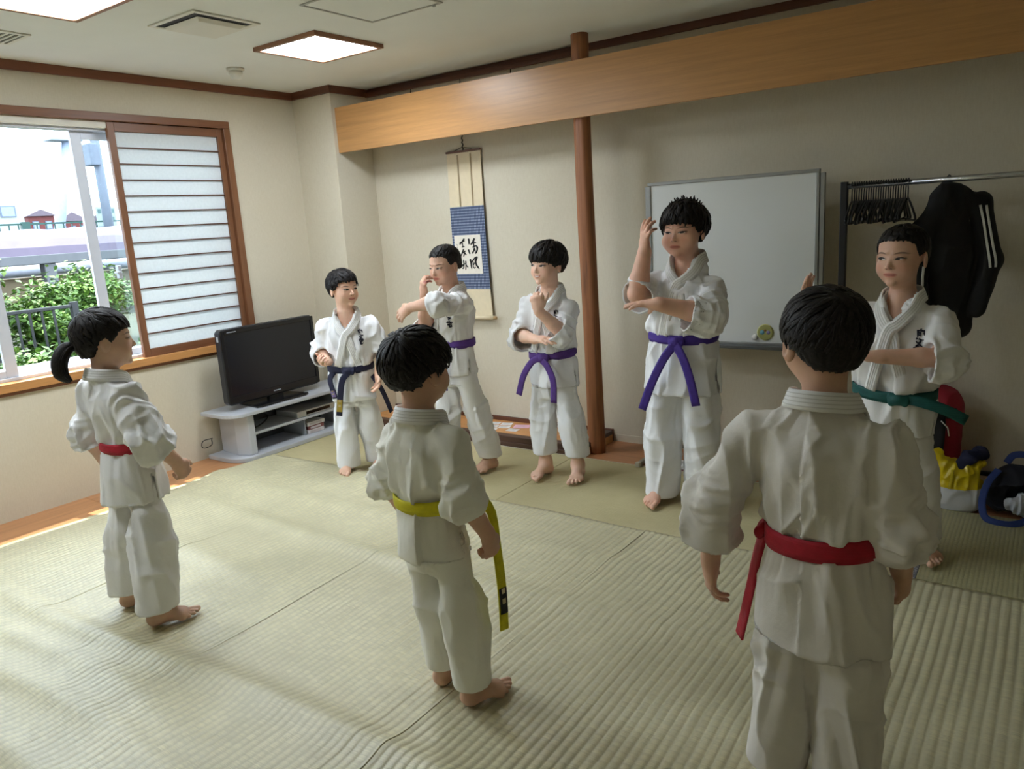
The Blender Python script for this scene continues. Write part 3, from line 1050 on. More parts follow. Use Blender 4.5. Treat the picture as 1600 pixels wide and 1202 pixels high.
def add_hand(F, W, d, nrm, side, s, curl, spread=0.0, thumb=(0.55, 0.75, 0.25), tcurl=0.3):
    """side 'L'/'R'; d = finger direction, nrm = where the palm faces; curl = three joint angles or a list per finger"""
    d = unit(d); nrm = unit(nrm - d * (nrm @ d))
    th = np.cross(d, nrm) if side == 'R' else np.cross(nrm, d)
    F.cone(W - d * 0.012 * s, W + d * 0.030 * s, 0.0185 * s, 0.0165 * s, 0.012, side=th, su=1.15)
    F.cone(W + d * 0.022 * s + th * 0.004 * s, W + d * 0.062 * s, 0.0150 * s, 0.0135 * s, 0.012, side=th, su=2.1)
    F.ell(W + d * 0.030 * s + th * 0.022 * s + nrm * 0.008 * s, (0.019 * s, 0.019 * s, 0.019 * s), None, 0.012)
    offs = (0.0255, 0.0085, -0.0085, -0.0245)
    lens = (0.056, 0.063, 0.058, 0.046)
    for i in range(4):
        cu = curl[i] if hasattr(curl[0], '__len__') else curl
        a = 0.0
        p = W + d * (0.066 - (0.006 if i in (0, 3) else 0) - (0.004 if i == 3 else 0)) * s + th * offs[i] * s
        dd = unit(d + th * spread * (1.2 - i * 0.8))
        r = (0.0086, 0.0090, 0.0085, 0.0075)[i] * s
        for j, fr in enumerate((0.46, 0.30, 0.24)):
            a += math.radians(cu[j])
            q = p + (dd * math.cos(a) + nrm * math.sin(a)) * lens[i] * fr * s
            F.cone(p, q, r * (1 - 0.08 * j), r * (0.92 - 0.09 * j), 0.0035)
            p = q
    p = W + d * 0.026 * s + th * 0.026 * s + nrm * 0.006 * s
    t0 = unit(d * thumb[0] + th * thumb[1] + nrm * thumb[2])
    q = p + t0 * 0.030 * s
    F.cone(p, q, 0.0115 * s, 0.0095 * s, 0.006)
    t1 = unit(t0 + d * tcurl + nrm * tcurl * 0.6 - th * tcurl * 0.8)
    F.cone(q, q + t1 * 0.026 * s, 0.0095 * s, 0.0075 * s, 0.004)

def add_foot(F, A, ang, side, L, zk):
    """A = ankle spot on the floor, ang = direction of the toes (degrees, local)"""
    a = math.radians(ang)
    d = vec(-math.sin(a), math.cos(a), 0)
    m = vec(d[1], -d[0], 0) * (-1 if side == 'R' else 1)     # towards the big toe
    up = vec(0, 0, 1)
    P = lambda x, y, z: A + d * x * L + m * y * L + up * (z * L + 0.016)
    F.cone(A + up * zk, P(-0.02, 0, 0.34), 0.150 * L, 0.150 * L, 0.02)
    F.cone(P(-0.02, 0, 0.36), P(-0.10, 0, 0.10), 0.150 * L, 0.150 * L, 0.03)
    F.ell(P(-0.11, 0, 0.105), (0.155 * L, 0.155 * L, 0.135 * L), None, 0.02)
    F.cone(P(0.02, 0, 0.30), P(0.46, 0.02, 0.09), 0.135 * L, 0.105 * L, 0.03, side=m, su=1.25)
    F.cone(P(-0.08, -0.02, 0.08), P(0.42, -0.05, 0.06), 0.12 * L, 0.095 * L, 0.02, side=m, su=1.3, sv=0.8)
    F.cone(P(0.47, 0.11, 0.070), P(0.44, -0.15, 0.050), 0.082 * L, 0.070 * L, 0.02)
    tw = (0.155, 0.058, -0.030, -0.112, -0.185); tl = (0.28, 0.275, 0.245, 0.21, 0.165); tr = (0.066, 0.045, 0.043, 0.041, 0.039)
    for i in range(5):
        b = 0.50 - 0.012 * i * i
        F.cone(P(b, tw[i] * 0.92, 0.055), P(b + tl[i] * 0.55, tw[i] * 1.08, 0.045), tr[i] * L * 0.85, tr[i] * L * 0.85, 0.003)
        F.cone(P(b + tl[i] * 0.55, tw[i] * 1.08, 0.045), P(b + tl[i] * 0.92, tw[i] * 1.12, 0.024), tr[i] * L * 0.88, tr[i] * L, 0.003)

def hair_mesh(st, O, Rh, s, rg):
    h = lambda p: O + s * (np.asarray(p) @ Rh.T)
    C = vec(0, -0.07, 0.63)
    tk = st.get('thick', 0.045)
    rad = vec(0.375 + tk, 0.437 + tk, 0.375 + tk)
    fr, sd, nape = st['fringe'], st.get('side', 0.50), st['nape']
    azk = np.array([0, 35, 58, 72, 82, 100, 118, 140, 180.0])
    zk = np.array([fr, fr - 0.005, fr - 0.05, min(fr - 0.06, sd - 0.08), sd - 0.02, sd, (sd + nape) / 2, nape + 0.02, nape])
    def zline(x, y):
        az = np.degrees(np.arctan2(np.abs(x), y - C[1] * 0.3))
        sg = np.degrees(np.arctan2(x, y - C[1] * 0.3))
        jag = 0.010 * np.sin(sg * 0.55 + 1.3) + 0.008 * np.sin(sg * 1.23 + 0.5) + 0.006 * np.sin(sg * 2.7)
        a0 = np.interp(az - 5, azk, zk); a1 = np.interp(az, azk, zk); a2 = np.interp(az + 5, azk, zk)
        return (a0 + a1 + a2) / 3 + jag * st.get('jag', 1.0)
    F = Field()
    RhT = Rh
    F.ell(h(C), rad * s, Rh, 0)
    # the back of the head narrows to the nape
    F.cone(h(vec(0, -0.26, 0.42)), h(vec(0, -0.20, nape)), 0.25 * s, 0.20 * s, 0.10 * s, side=Rh[:, 0], su=1.22)
    lo = O - 1.2 * s; hi = O + 1.6 * s
    def cutf(P):
        q = ((P - O) @ Rh) / s
        return (zline(q[..., 0], q[..., 1]) - q[..., 2]) * s * 0.7
    F.cut(cutf, lo, hi, 'i')
    V, Q = F.mesh(0.0045, 1)
    N = vnormals(V, Q)
    ql = ((V - O) @ Rh) / s
    rel = ql - C
    V = V + N * (0.0022 * folds(rel, (16, 16, 5), 3.0))[:, None]
    parts = [(V, Q)]
    C0 = unit(vec(st.get('whorl', 0.06), -0.50, 0.85))
    T1 = unit(np.cross(C0, [0, 1, 0])); T2 = np.cross(C0, T1)
    for i in range(st.get('locks', 240)):
        ph = rg.uniform(0, 2 * math.pi)
        T = T1 * math.cos(ph) + T2 * math.sin(ph)
        al = np.linspace(0.02, 2.9, 60)
        dirs = C0[None] * np.cos(al)[:, None] + T[None] * np.sin(al)[:, None]
        pts = C + dirs * rad
        zl = zline(pts[:, 0], pts[:, 1])
        bad = np.nonzero(pts[:, 2] < zl)[0]
        amax = al[bad[0]] if len(bad) else 1.5
        ln = rg.uniform(0.35, 0.7) * st.get('len', 1.0)
        a1 = rg.uniform(0.25, 1.0) ** 0.7 * (amax + st.get('hang', 0.06) * rg.uniform(0.2, 1.3))
        a0 = max(0.0, a1 - ln)
        if a1 - a0 < 0.12:
            continue
        a = np.linspace(a0, a1, 6)
        sw = rg.normal(0, 0.16)
        tt = np.linspace(0, 1, 6)
        Tp = np.cross(C0, T)
        dirs = C0[None] * np.cos(a)[:, None] + (T[None] * np.cos(sw * tt)[:, None] + Tp[None] * np.sin(sw * tt)[:, None]) * np.sin(a)[:, None]
        lift = st.get('lift', 0.02) * rg.uniform(0.4, 1.5)
        up = -0.012 + lift * np.sin(tt * math.pi * 0.75) + (st.get('flick', 0.0) * rg.uniform(-0.2, 1.0)) * tt ** 2
        pts = C + dirs * (rad + up[:, None])
        # keep locks on the narrowing nape
        low = pts[:, 2] < 0.40
        bk = pts[:, 1] < -0.1
        pts[:, 0] *= np.where(low & bk, 0.9, 1)
        pts[:, 1] += np.where(low & bk, (0.40 - pts[:, 2]) * 0.35, 0)
        nr = dirs / rad
        nr /= np.linalg.norm(nr, axis=1, keepdims=True)
        w = rg.uniform(0.05, 0.11) * st.get('lw', 1.0)
        v, q = ribbon_mesh(h(pts), nr @ Rh.T, w * s, 0.016 * s, taper=[0.5, 0.95, 1.0, 0.85, 0.5, 0.06])
        parts.append((v, q))
    for i in range(st.get('spikes', 0)):
        x = float(np.clip(rg.normal(0.05, 0.16), -0.26, 0.28)); y = float(np.clip(rg.normal(-0.16, 0.14), -0.36, 0.06))
        z = C[2] + rad[2] * math.sqrt(max(0.02, 1 - (x / rad[0]) ** 2 - ((y - C[1]) / rad[1]) ** 2))
        p0 = vec(x, y, z - 0.03)
        dr = unit(vec(0.25 + rg.normal(0, 0.45), -0.45 + rg.normal(0, 0.4), 1.0))
        L = rg.uniform(0.07, 0.17)
        pts = np.array([p0, p0 + dr * L * 0.4, p0 + dr * L * 0.75 + vec(0, -0.01, 0), p0 + dr * L + vec(0, -0.02, 0)])
        v, q = ribbon_mesh(h(pts), np.repeat((unit(vec(0, -1, 0.3)) @ Rh.T)[None], 4, 0), 0.05 * s, 0.02 * s, taper=[1.0, 0.8, 0.45, 0.05])
        parts.append((v, q))
    return merge(parts)

EMBLEM = [  # brush strokes of the chest lettering, (across, down) in letter heights
    [(0.55, 0.0), (0.50, 0.10)], [(0.10, 0.22), (0.85, 0.16)], [(0.12, 0.22), (0.0, 0.60)], [(0.80, 0.10), (0.70, 0.75)], [(0.45, 0.40), (0.75, 0.36)], [(0.42, 0.58), (0.72, 0.55)],
    [(0.05, 0.95), (-0.02, 1.20)], [(0.30, 0.92), (0.35, 1.22), (0.62, 1.28), (0.78, 1.10)], [(0.45, 0.88), (0.52, 1.02)], [(0.68, 0.85), (0.82, 0.95)],
    [(0.40, 1.42), (-0.10, 1.75)], [(0.40, 1.42), (0.92, 1.72)], [(0.10, 1.78), (0.75, 1.74)], [(0.12, 1.78), (0.15, 2.0), (0.72, 1.98), (0.75, 1.74)], [(0.42, 1.6), (0.43, 2.0)],
    [(0.20, 2.14), (0.66, 2.12)], [(0.22, 2.14), (0.22, 2.42), (0.64, 2.40), (0.66, 2.12)], [(0.22, 2.28), (0.64, 2.26)]]

def person(sp):
    rg = random.Random(sp['seed'])
    nrg = np.random.RandomState(sp['seed'])
    Hh = sp['H']
    base = vec(sp['base'][0], sp['base'][1], 0.0)
    fa = math.radians(sp['face'])
    Fw = vec(math.cos(fa), math.sin(fa), 0); Rw = vec(Fw[1], -Fw[0], 0)
    M = np.stack([Rw, Fw, vec(0, 0, 1)], 1)
    W = lambda V: base + np.asarray(V) @ M.T
    zf = sp.get('floor', 0.0)
    root = empty('person', tuple(base + vec(0, 0, zf)))
    tag(root, sp['label'], 'person')
    g = sp.get('girth', 1.0)
    neck = vec(sp['neck']); wst = vec(sp['waist'])
    J = {s: {k: vec(v) for k, v in sp[s].items() if k in ('sh', 'el', 'wr')} for s in 'LR'}
    ank = {s: vec(sp[s]['ank'][0], sp[s]['ank'][1], zf) for s in 'LR'}
    zb = wst[2]; zs = J['L']['sh'][2] * 0.5 + J['R']['sh'][2] * 0.5
    bw, bd = sp['bw'], sp['bd']
    cw, cd = sp['cw'], sp['cd']
    hw, hd = sp['hw'], sp['hd']
    hz, tz = sp['hem'], sp['tz'] + zf
    cx = lambda z: float(np.interp(z, [hz, zb, neck[2]], [wst[0] * 0.8, wst[0], neck[0]]))
    cy = lambda z: float(np.interp(z, [hz, zb, neck[2]], [wst[1] * 0.8, wst[1], neck[1]]))
    row = lambda z, a, b: (z, cx(z), cy(z), a, b)
    # ---------------- slim core that the clothes must clear
    GF = Field()
    zc0 = sp.get('crotch', zb - 0.165 * Hh)
    gst = [row(zc0 - 0.02, bw * 0.75, bd * 0.75), row(zb, bw * 0.80, bd * 0.80), row(zs - 0.085, cw * 0.78, cd * 0.82), row(zs - 0.035, cw * 0.70, cd * 0.72),
           row(zs + 0.01, cw * 0.42, cd * 0.52), row(neck[2] + 0.01, 0.042 * sp.get('neckw', 1), 0.044 * sp.get('neckw', 1))]
    hipx = sp.get('hipx', 0.052 * Hh)
    GF.zloft(gst, 0.02)
    ar = g * Hh
    for s in 'LR':
        sh, el, wr = J[s]['sh'], J[s]['el'], J[s]['wr']
        sh = sh + vec((0.014 if s == 'L' else -0.014), 0, -0.022 * Hh)
        mid = el + (wr - el) * 0.35
        GF.cone(sh, el, 0.0275 * ar, 0.0245 * ar, 0.02)
        GF.cone(el, mid, 0.0255 * ar, 0.0260 * ar, 0.015)
        GF.cone(mid, wr, 0.0260 * ar, 0.0185 * ar, 0.012)
        hp_ = vec(wst[0] * 0.8 + (-1 if s == 'L' else 1) * hipx, wst[1] * 0.8, zc0 + 0.03)
        kn = (hp_ + ank[s]) / 2 + vec(sp[s].get('knee', (0, 0.012))[0], sp[s].get('knee', (0, 0.012))[1], 0) * 0.7
        top = ank[s] + vec(0, 0, 0.085 * Hh)
        GF.cone(hp_, kn, 0.040 * Hh, 0.032 * Hh, 0.03)
        GF.cone(kn, top, 0.031 * Hh, 0.022 * Hh, 0.02)
    # ---------------- jacket
    nr = 0.050 * sp.get('neckw', 1.0) + 0.010
    hw *= 1.05; hd *= 1.04
    stt = [row(hz, hw, hd), row(hz + (zb - hz) * 0.5, (hw + bw) / 2 * 1.03, (hd + bd) / 2 * 1.03), row(zb - 0.035, bw * 1.07, bd * 1.07), row(zb, bw, bd),
           row(zb + 0.04, bw * 1.13, bd * 1.14), row(zb + (zs - zb) * 0.55, (bw * 1.1 + cw) / 2, (bd * 1.15 + cd) / 2), row(zs - 0.085, cw, cd), row(zs - 0.025, cw * 0.90, cd * 0.86),
           row(zs + 0.016, cw * 0.62, cd * 0.64), row(neck[2] + 0.0, nr + 0.012, nr + 0.012), row(neck[2] + 0.022, nr, nr)]
    TL = ZLoft(stt)
    JF = Field()
    JF.zloft(stt, 0.03)
    SL = {}
    for s in 'LR':
        q = sp[s]
        sh, el, wr = J[s]['sh'], J[s]['el'], J[s]['wr']
        rs, re, rc = q.get('sr', (0.062, 0.060, 0.066))
        sh = sh + vec((0.010 if s == 'L' else -0.010), 0, -0.021 * Hh)
        rs = rs * 0.80
        inn = sh + vec((0.055 if s == 'L' else -0.055), 0, 0.012)
        ct = q.get('cuff', 0.3)
        drop = vec(0, 0, -q.get('drop', 0.014))
        el2 = el + drop
        JF.cone(inn, sh, rs * 0.85, rs * 0.92, 0.03)
        JF.cone(sh, el2, rs, re, 0.025)
        if ct > 0:
            cp = el + (wr - el) * ct + drop
            JF.cone(el2, cp, re, rc, 0.02, flat=True)
            SL[s] = (el2, cp, re, rc)
        else:
            SL[s] = (sh, el2, rs, re)
    outer = list(JF.pr)
    OF = Field(); OF.pr = outer
    JF.cut(lambda P: hz + 0.012 * np.sin(P[..., 0] * 30 + sp['seed']) * 0.4 - P[..., 2], (-1, -1, hz - 0.1), (1, 1, hz + 0.05), 'i')
    # hollow hem and cuffs
    JF.zloft([(a, b, c, d - 0.010, e - 0.010) for a, b, c, d, e in stt if a <= zb - 0.03] + [row(hz - 0.05, hw - 0.010, hd - 0.010)], 0, 's')
    for s in 'LR':
        a, b, ra, rb = SL[s]
        ax = unit(b - a); L = np.linalg.norm(b - a)
        st_ = max(0.0, L - 0.07)
        JF.cone(a + ax * st_, b + ax * 0.06, ra + (rb - ra) * st_ / L - 0.009, rb - 0.008, 0, op='s')
        if sp[s].get('cuff', 0.3) <= 0:
            JF.cut(lambda P, b=b, ax=ax: np.where(((P - b) ** 2).sum(-1) < 0.15 ** 2, (P - b) @ ax, -1.0), b - 0.15, b + 0.15, 'i')
    # open V at the throat
    zv = sp.get('zv', zs - 0.055); vx = sp.get('vx', 0.0) + cx(zv)
    m_ = (nr - 0.004) / (neck[2] + 0.01 - zv)
    cyv = cy(zs)
    def vcut(P):
        return np.maximum(np.maximum(np.abs(P[..., 0] - (vx + (neck[0] - vx) * np.clip((P[..., 2] - zv) / (neck[2] - zv), 0, 1))) - (P[..., 2] - zv) * m_, cyv + 0.01 - P[..., 1]), zv - P[..., 2])
    JF.cut(vcut, (vx - 0.12, cyv, zv - 0.01), (vx + 0.12, cyv + 0.25, neck[2] + 0.08), 's')
    # neck hole
    JF.cone((neck[0], neck[1], neck[2] - 0.02), (neck[0], neck[1] + 0.005, neck[2] + 0.08), nr - 0.012, nr - 0.008, 0, op='s')
    # side slits
    for q in (-1, 1):
        JF.cut(lambda P, q=q: np.maximum(np.abs(P[..., 1] - cy(hz) - 0.01) - (zb - 0.09 - P[..., 2]) * 0.045 - 0.002, -(P[..., 0] - cx(hz)) * q + 0.02) * 1.0 + np.where(P[..., 2] > zb - 0.09, 1.0, 0.0),
               (cx(hz) - 0.3, cy(hz) - 0.06, hz - 0.02), (cx(hz) + 0.3, cy(hz) + 0.08, zb - 0.05), 's')
    hgrid = sp.get('grid', 0.0062)
    V, Q = JF.mesh(hgrid, 1)
    N = vnormals(V, Q)
    do = OF(V)
    N = np.where((do < -0.004)[:, None], -N, N)
    dT = TL.dist(V)
    z = V[:, 2]
    dz = z - zb
    thv = np.arctan2(V[:, 1] - cy(zb), V[:, 0] - cx(zb))
    sd_ = sp['seed'] * 3.7
    damp = 1 - np.exp(-(dz / 0.020) ** 2)
    U = np.stack([np.cos(thv) * 2.6, np.sin(thv) * 2.6, z * 3.0], -1)
    pleat = 1 - 2 * np.abs(vnoise(U + sd_ + 0.4 * vnoise(U * 1.7 + 9)[:, None])) 
    drape = folds(V + 0.35 * np.stack([z, 0 * z, 0 * z], -1) * np.sign(V[:, :1]), (11, 11, 4.2), sd_)
    diag = folds(np.stack([V[:, 0] * 1.0 + 0.55 * np.abs(z - zs) * np.sign(V[:, 0]), V[:, 1], z * 0.35], -1), (17, 17, 14), sd_ + 4)
    tors = damp * (0.017 * np.exp(-np.abs(dz) / 0.085) * pleat + 0.012 * drape + 0.008 * diag * (dz > 0)) * sp.get('fold', 1.0)
    disp = tors
    for s in 'LR':
        sh, el, wr = J[s]['sh'], J[s]['el'], J[s]['wr']
        a, b, ra, rb = SL[s]
        ax = unit(b - a)
        lim = (V - a) @ ax
        # distance to the sleeve
        def dseg(P, a, b):
            t = np.clip(((P - a) @ (b - a)) / ((b - a) @ (b - a)), 0, 1)
            return np.linalg.norm(P - a - t[:, None] * (b - a), axis=1)
        ds = np.minimum(dseg(V, sh, el), dseg(V, a, b)) - 0.062
        w = np.clip(0.5 + (dT - ds) / 0.05, 0, 1)
        perp = V - a - lim[:, None] * ax
        L2 = perp * 1.0 + ax * (lim * 0.42)[:, None]
        fs = 0.013 * folds(L2, (19, 19, 19), sd_ + 8.1 + (s == 'L') * 5)
        el_c = np.exp(-(np.linalg.norm(V - el, axis=1) / 0.085) ** 2)
        fs += 0.011 * el_c * folds(perp * 0.5 + ax * (lim * 1.6)[:, None], (22, 22, 22), sd_ + 2)
        endz = np.clip((np.linalg.norm(b - a) - lim) / 0.02, 0.35, 1)
        disp = disp * (1 - w) + w * fs * endz
    V = V + N * disp[:, None]
    gd_ = GF(V)
    clear = np.where(do < -0.004, 0.002, 0.009)
    gn = GF.grad(V)
    V = V + gn * np.clip(clear - gd_, 0, 0.03)[:, None]
    M_GI = cloth_material(sp.get('cloth', ('gi_white', (238, 237, 234)))[0], sp.get('cloth', ('gi_white', (238, 237, 234)))[1])
    jk = np_mesh('jacket', W(V), Q, M_GI, root)
    # collar band: right one first, the left one over it
    M_BAND = cloth_material('gi_collar', (240, 239, 237))
    def half(side):
        pts = []
        for th in np.radians([270 + side * 28, 270 + side * 56, 270 + side * 84]):
            pts.append(TL.pt(th, neck[2] + 0.004 + 0.012 * (-math.sin(th))))
        pts.append(TL.pt(math.radians(270 + side * 118), neck[2] - 0.006))
        xa = pts[-1][0]
        for tt in (0.3, 0.55, 0.8, 1.0):
            zz = neck[2] - 0.006 + (zv - 0.016 - neck[2]) * tt
            pts.append(TL.front(xa + (vx + side * 0.022 * (1 - tt) - side * 0.004 - xa) * tt + side * 0.012 * math.sin(tt * 3.14), zz))
        for tt in (0.35, 0.7, 1.0):
            zz = zv - 0.02 + (zb + 0.025 - zv + 0.02) * tt
            pts.append(TL.front(vx - side * (0.004 + 0.055 * tt), zz))
        return pts
    pts = half(1)[::-1] + [TL.pt(math.radians(270), neck[2] + 0.016)] + half(-1)
    pts = resample(np.array(pts), 86)
    tf = Field(); tf.pr = [outer[0]]
    nrm = tf.grad(pts, 0.004)
    nrm[:, 2] *= 0.7
    over = np.linspace(0.002, 0.0075, len(pts))[:, None]
    bandw = sp.get('band', 0.044)
    v, q = ribbon_mesh(pts + nrm * over, nrm, bandw, 0.006)
    cb_ = np_mesh('collar', W(v), q, M_BAND, jk)
    T = np.gradient(pts, axis=0); T /= np.linalg.norm(T, axis=1, keepdims=True)
    S = np.cross(T, nrm); S /= np.linalg.norm(S, axis=1, keepdims=True)
    rows = [ribbon_mesh(pts + nrm * (over + 0.0058) + S * kx * bandw, nrm, 0.0022, 0.0018) for kx in (-0.30, -0.1, 0.1, 0.30)]
    vv, qq = merge(rows)
    np_mesh('stitching', W(vv), qq, cloth_material('gi_stitch', (214, 212, 208), False), cb_)
    # lettering on the left breast
    if sp.get('emblem', False):
        ex, ez, es, rot = sp['emblem']
        parts = []
        tf = Field(); tf.pr = [outer[0]]
        for st in EMBLEM:
            pl = resample(np.array([(ex + (a - 0.4) * es * 0.8 + rot * b * es, 0, ez - b * es) for a, b in st]), 6)
            pp = np.array([TL.front(p[0], p[2], 0.006) for p in pl])
            nn = tf.grad(pp, 0.004)
            parts.append(ribbon_mesh(pp, nn, es * 0.17, 0.0016, taper=np.linspace(1.2, 0.6, 6)))
        vv, qq = merge(parts)
        # follow the creases of the cloth underneath
        dd = ((vv[:, None, ::2] - V[None, do > -0.004][:, ::6, ::2]) ** 2).sum(-1) + 4.0 * np.maximum(0, (vv[:, None, 1] - 0.06 - V[None, do > -0.004][:, ::6, 1])) ** 2
        near = V[do > -0.004][::6][dd.argmin(1)]
        vv[:, 1] += np.clip(near[:, 1] - vv[:, 1] + 0.003, -0.004, 0.012)
        em = np_mesh('lettering', W(vv), qq, plain('embroidery_navy', (22, 22, 44), 0.7), jk)
        tag(em, 'dark embroidered characters on the left breast')
    # ---------------- trousers
    TF = Field()
    cz = sp.get('crotch', zb - 0.165 * Hh)
    tr = sp['tr']
    hipx = sp.get('hipx', 0.052 * Hh)
    pst = [row(cz - 0.02, bw * 0.92, bd * 0.92), row(cz + 0.05, hw * 0.84, hd * 0.84), row(zb - 0.01, bw * 0.92, bd * 0.92)]
    TF.zloft(pst, 0.04)
    LEG = {}
    r0 = min(tr[0], hw - hipx - 0.016)
    for s, sg in (('L', -1), ('R', 1)):
        a = ank[s]
        hp_ = vec(wst[0] * 0.8 + sg * hipx, wst[1] * 0.8, cz + 0.03)
        kn = (hp_ + a) / 2 + vec(sp[s].get('knee', (0, 0.012))[0], sp[s].get('knee', (0, 0.012))[1], 0)
        hb = a + vec(0, -0.005, 0)
        rows = []
        for t, r in zip((0, 0.12, 0.3, 0.5, 0.8, 1.0), (r0, r0, (r0 + tr[0]) / 2, tr[1], (tr[1] + tr[2]) / 2, tr[2])):
            zz = hp_[2] + 0.03 + (tz - hp_[2] - 0.03) * t
            c = hp_ * (1 - t) ** 2 + 2 * t * (1 - t) * kn + t * t * hb
            rows.append((zz, c[0], c[1], r * 0.97, r * 1.03))
        TF.zloft(rows, 0.022)
        LEG[s] = rows
    to = Field(); to.pr = list(TF.pr)
    for s in 'LR':
        rr = LEG[s]
        Lx = ZLoft([(tz - 0.05,) + tuple(rr[-1][1:])] + rr)
        TF.cut(lambda P, Lx=Lx: np.maximum(Lx.dist(P, -0.011), P[..., 2] - tz - 0.05), (rr[-1][1] - 0.2, rr[-1][2] - 0.2, tz - 0.05), (rr[-1][1] + 0.2, rr[-1][2] + 0.2, tz + 0.06), 's')
    V2, Q2 = TF.mesh(hgrid, 1)
    N2 = vnormals(V2, Q2)
    N2 = np.where((to(V2) < -0.004)[:, None], -N2, N2)
    zz = V2[:, 2]
    sk = V2.copy(); sk[:, 0] += 0.18 * zz * np.sign(V2[:, 0])
    fd = folds(sk, (15, 15, 3.4), sd_ + 21)
    kneez = np.exp(-((zz - 0.27 * Hh) / 0.10) ** 2)
    hemz = np.exp(-((zz - tz) / 0.07) ** 2)
    fd2 = folds(np.stack([V2[:, 0] * 0.5, V2[:, 1] * 0.5, zz + 0.5 * V2[:, 1]], -1), (14, 14, 15), sd_ + 31)
    dsp = 0.013 * fd * (1 - 0.8 * hemz) + 0.0075 * fd2 * (0.35 + 0.65 * kneez) * (1 - 0.8 * hemz)
    up_ = np.clip((zz - hz + 0.01) / 0.04, 0, 1)
    dsp = dsp * (1 - up_) + up_ * (np.minimum(dsp, 0) - 0.010)
    V2 = V2 + N2 * dsp[:, None]
    inn2 = to(V2 - N2 * dsp[:, None]) < -0.004
    V2 = V2 + GF.grad(V2) * np.clip(np.where(inn2, 0.002, 0.009) - GF(V2), 0, 0.03)[:, None]
    tro = np_mesh('trousers', W(V2), Q2, M_GI, root)
    # ---------------- belt
    M_B = belt_material(sp['belt'][0], sp['belt'][1])
    n = 72
    parts = []
    tilt = sp.get('btilt', 0.0)
    for lay, off in ((0, 0.004), (1, 0.009)):
        th = np.linspace(0, 2 * PI, n, endpoint=False)
        pts = np.array([TL.pt(a, zb + tilt * math.cos(a) + 0.003 * math.sin(2 * a + lay) + (0.004 if lay else -0.004), off) for a in th])
        pts[:, 2] += 0
        nn = np.stack([np.cos(th) / bw, np.sin(th) / bd, 0 * th], -1); nn /= np.linalg.norm(nn, axis=1, keepdims=True)
        parts.append(ribbon_mesh(pts, nn, sp.get('bwid', 0.036), 0.005, close=True))
    v, q = merge(parts)
    bl = np_mesh('belt', W(v), q, M_B, root)
    ka = math.radians(sp.get('knot', 90))
    kp = TL.pt(ka, zb + tilt * math.cos(ka) - 0.004, 0.014)
    kn_ = unit(vec(math.cos(ka) / bw, math.sin(ka) / bd, 0)); ks = np.cross([0, 0, 1], kn_)
    KF = Field()
    KF.ell(kp + kn_ * 0.008, (0.026, 0.019, 0.021), np.stack([ks, kn_, vec(0, 0, 1)], 1), 0)
    KF.cone(kp - ks * 0.030 + vec(0, 0, 0.012), kp + ks * 0.028 + kn_ * 0.012 - vec(0, 0, 0.010), 0.010, 0.011, 0.006, side=vec(0, 0, 1), su=1.6)
    KF.cone(kp + ks * 0.030 + vec(0, 0, 0.006), kp - ks * 0.026 + kn_ * 0.008 - vec(0, 0, 0.012), 0.010, 0.010, 0.006, side=vec(0, 0, 1), su=1.6)
    v, q = KF.mesh(0.004, 1)
    np_mesh('knot', W(v), q, M_B, bl)
    for tl in sp.get('tails', ()):
        pl = np.array([kp + ks * a + kn_ * b + vec(0, 0, c) for a, b, c in tl['p']]) if 'p' in tl else np.array([vec(x) for x in tl['abs']])
        pl = resample(pl, 16)
        tw = tl.get('n', None)
        nn = np.repeat((kn_ if tw is None else unit(vec(tw)))[None], len(pl), 0)
        v, q = ribbon_mesh(pl, nn, sp.get('bwid', 0.036), 0.0045)
        tb = np_mesh('belt_tail', W(v), q, M_B, bl)
        if tl.get('mark'):
            i0, i1, mrgb = tl['mark']
            seg = resample(pl[i0:i1], 6)
            v, q = ribbon_mesh(seg + nn[0] * 0.0015, nn[:6], sp.get('bwid', 0.036) * 0.86, 0.0055)
            np_mesh('belt_patch', W(v), q, plain('belt_patch_' + str(mrgb[0]), mrgb, 0.7), bl)
            bars = [ribbon_mesh(np.stack([seg[a_] + nn[0] * 0.007, seg[a_ + 1] + nn[0] * 0.007]), nn[:2], sp.get('bwid', 0.036) * 0.4, 0.0012) for a_ in (0, 2)]
            v, q = merge(bars)
            np_mesh('patch_print', W(v), q, plain('patch_print_pale', (206, 190, 150), 0.7), bl)
    # ---------------- body (one continuous skin)
    BF = Field()
    BF.pr = list(GF.pr)
    hs = sp['hs']                                       # head height
    O = vec(sp['hpos'])                                 # chin level, middle of the head
    Rh = R3(sp['head'] - sp['face'], sp.get('hpitch', 0), sp.get('hroll', 0))
    add_head(BF, O, Rh, hs, sp.get('chub', 0.0))
    nk = 0.043 * sp.get('neckw', 1)
    BF.cone((neck[0], neck[1], neck[2] - 0.03), O + hs * (Rh @ vec(0, -0.10, 0.24)), nk * 1.12, nk * 1.0, 0.025)
    hsz = sp.get('hand', Hh * 0.105) / 0.129
    for s in 'LR':
        q = sp[s]
        sh, el, wr = J[s]['sh'], J[s]['el'], J[s]['wr']
        hd_ = q.get('hand', {})
        d0 = vec(hd_['d']) if 'd' in hd_ else wr - el
        add_hand(BF, wr, d0, vec(hd_.get('n', (0, -1, 0))), s, hsz, hd_.get('curl', (25, 30, 22)), hd_.get('spread', 0.04), hd_.get('thumb', (0.6, 0.6, 0.35)), hd_.get('tcurl', 0.3))
        add_foot(BF, ank[s], q['foot'] - sp['face'], s, sp.get('footl', 0.142) * Hh, 0.085 * Hh)
    V3, Q3 = BF.mesh(sp.get('bgrid', 0.0039), 1)
    body = np_mesh('body', W(V3), Q3, skin_material('skin', sp.get('tone', (222, 172, 140)), **sp.get('facek', {})), root)
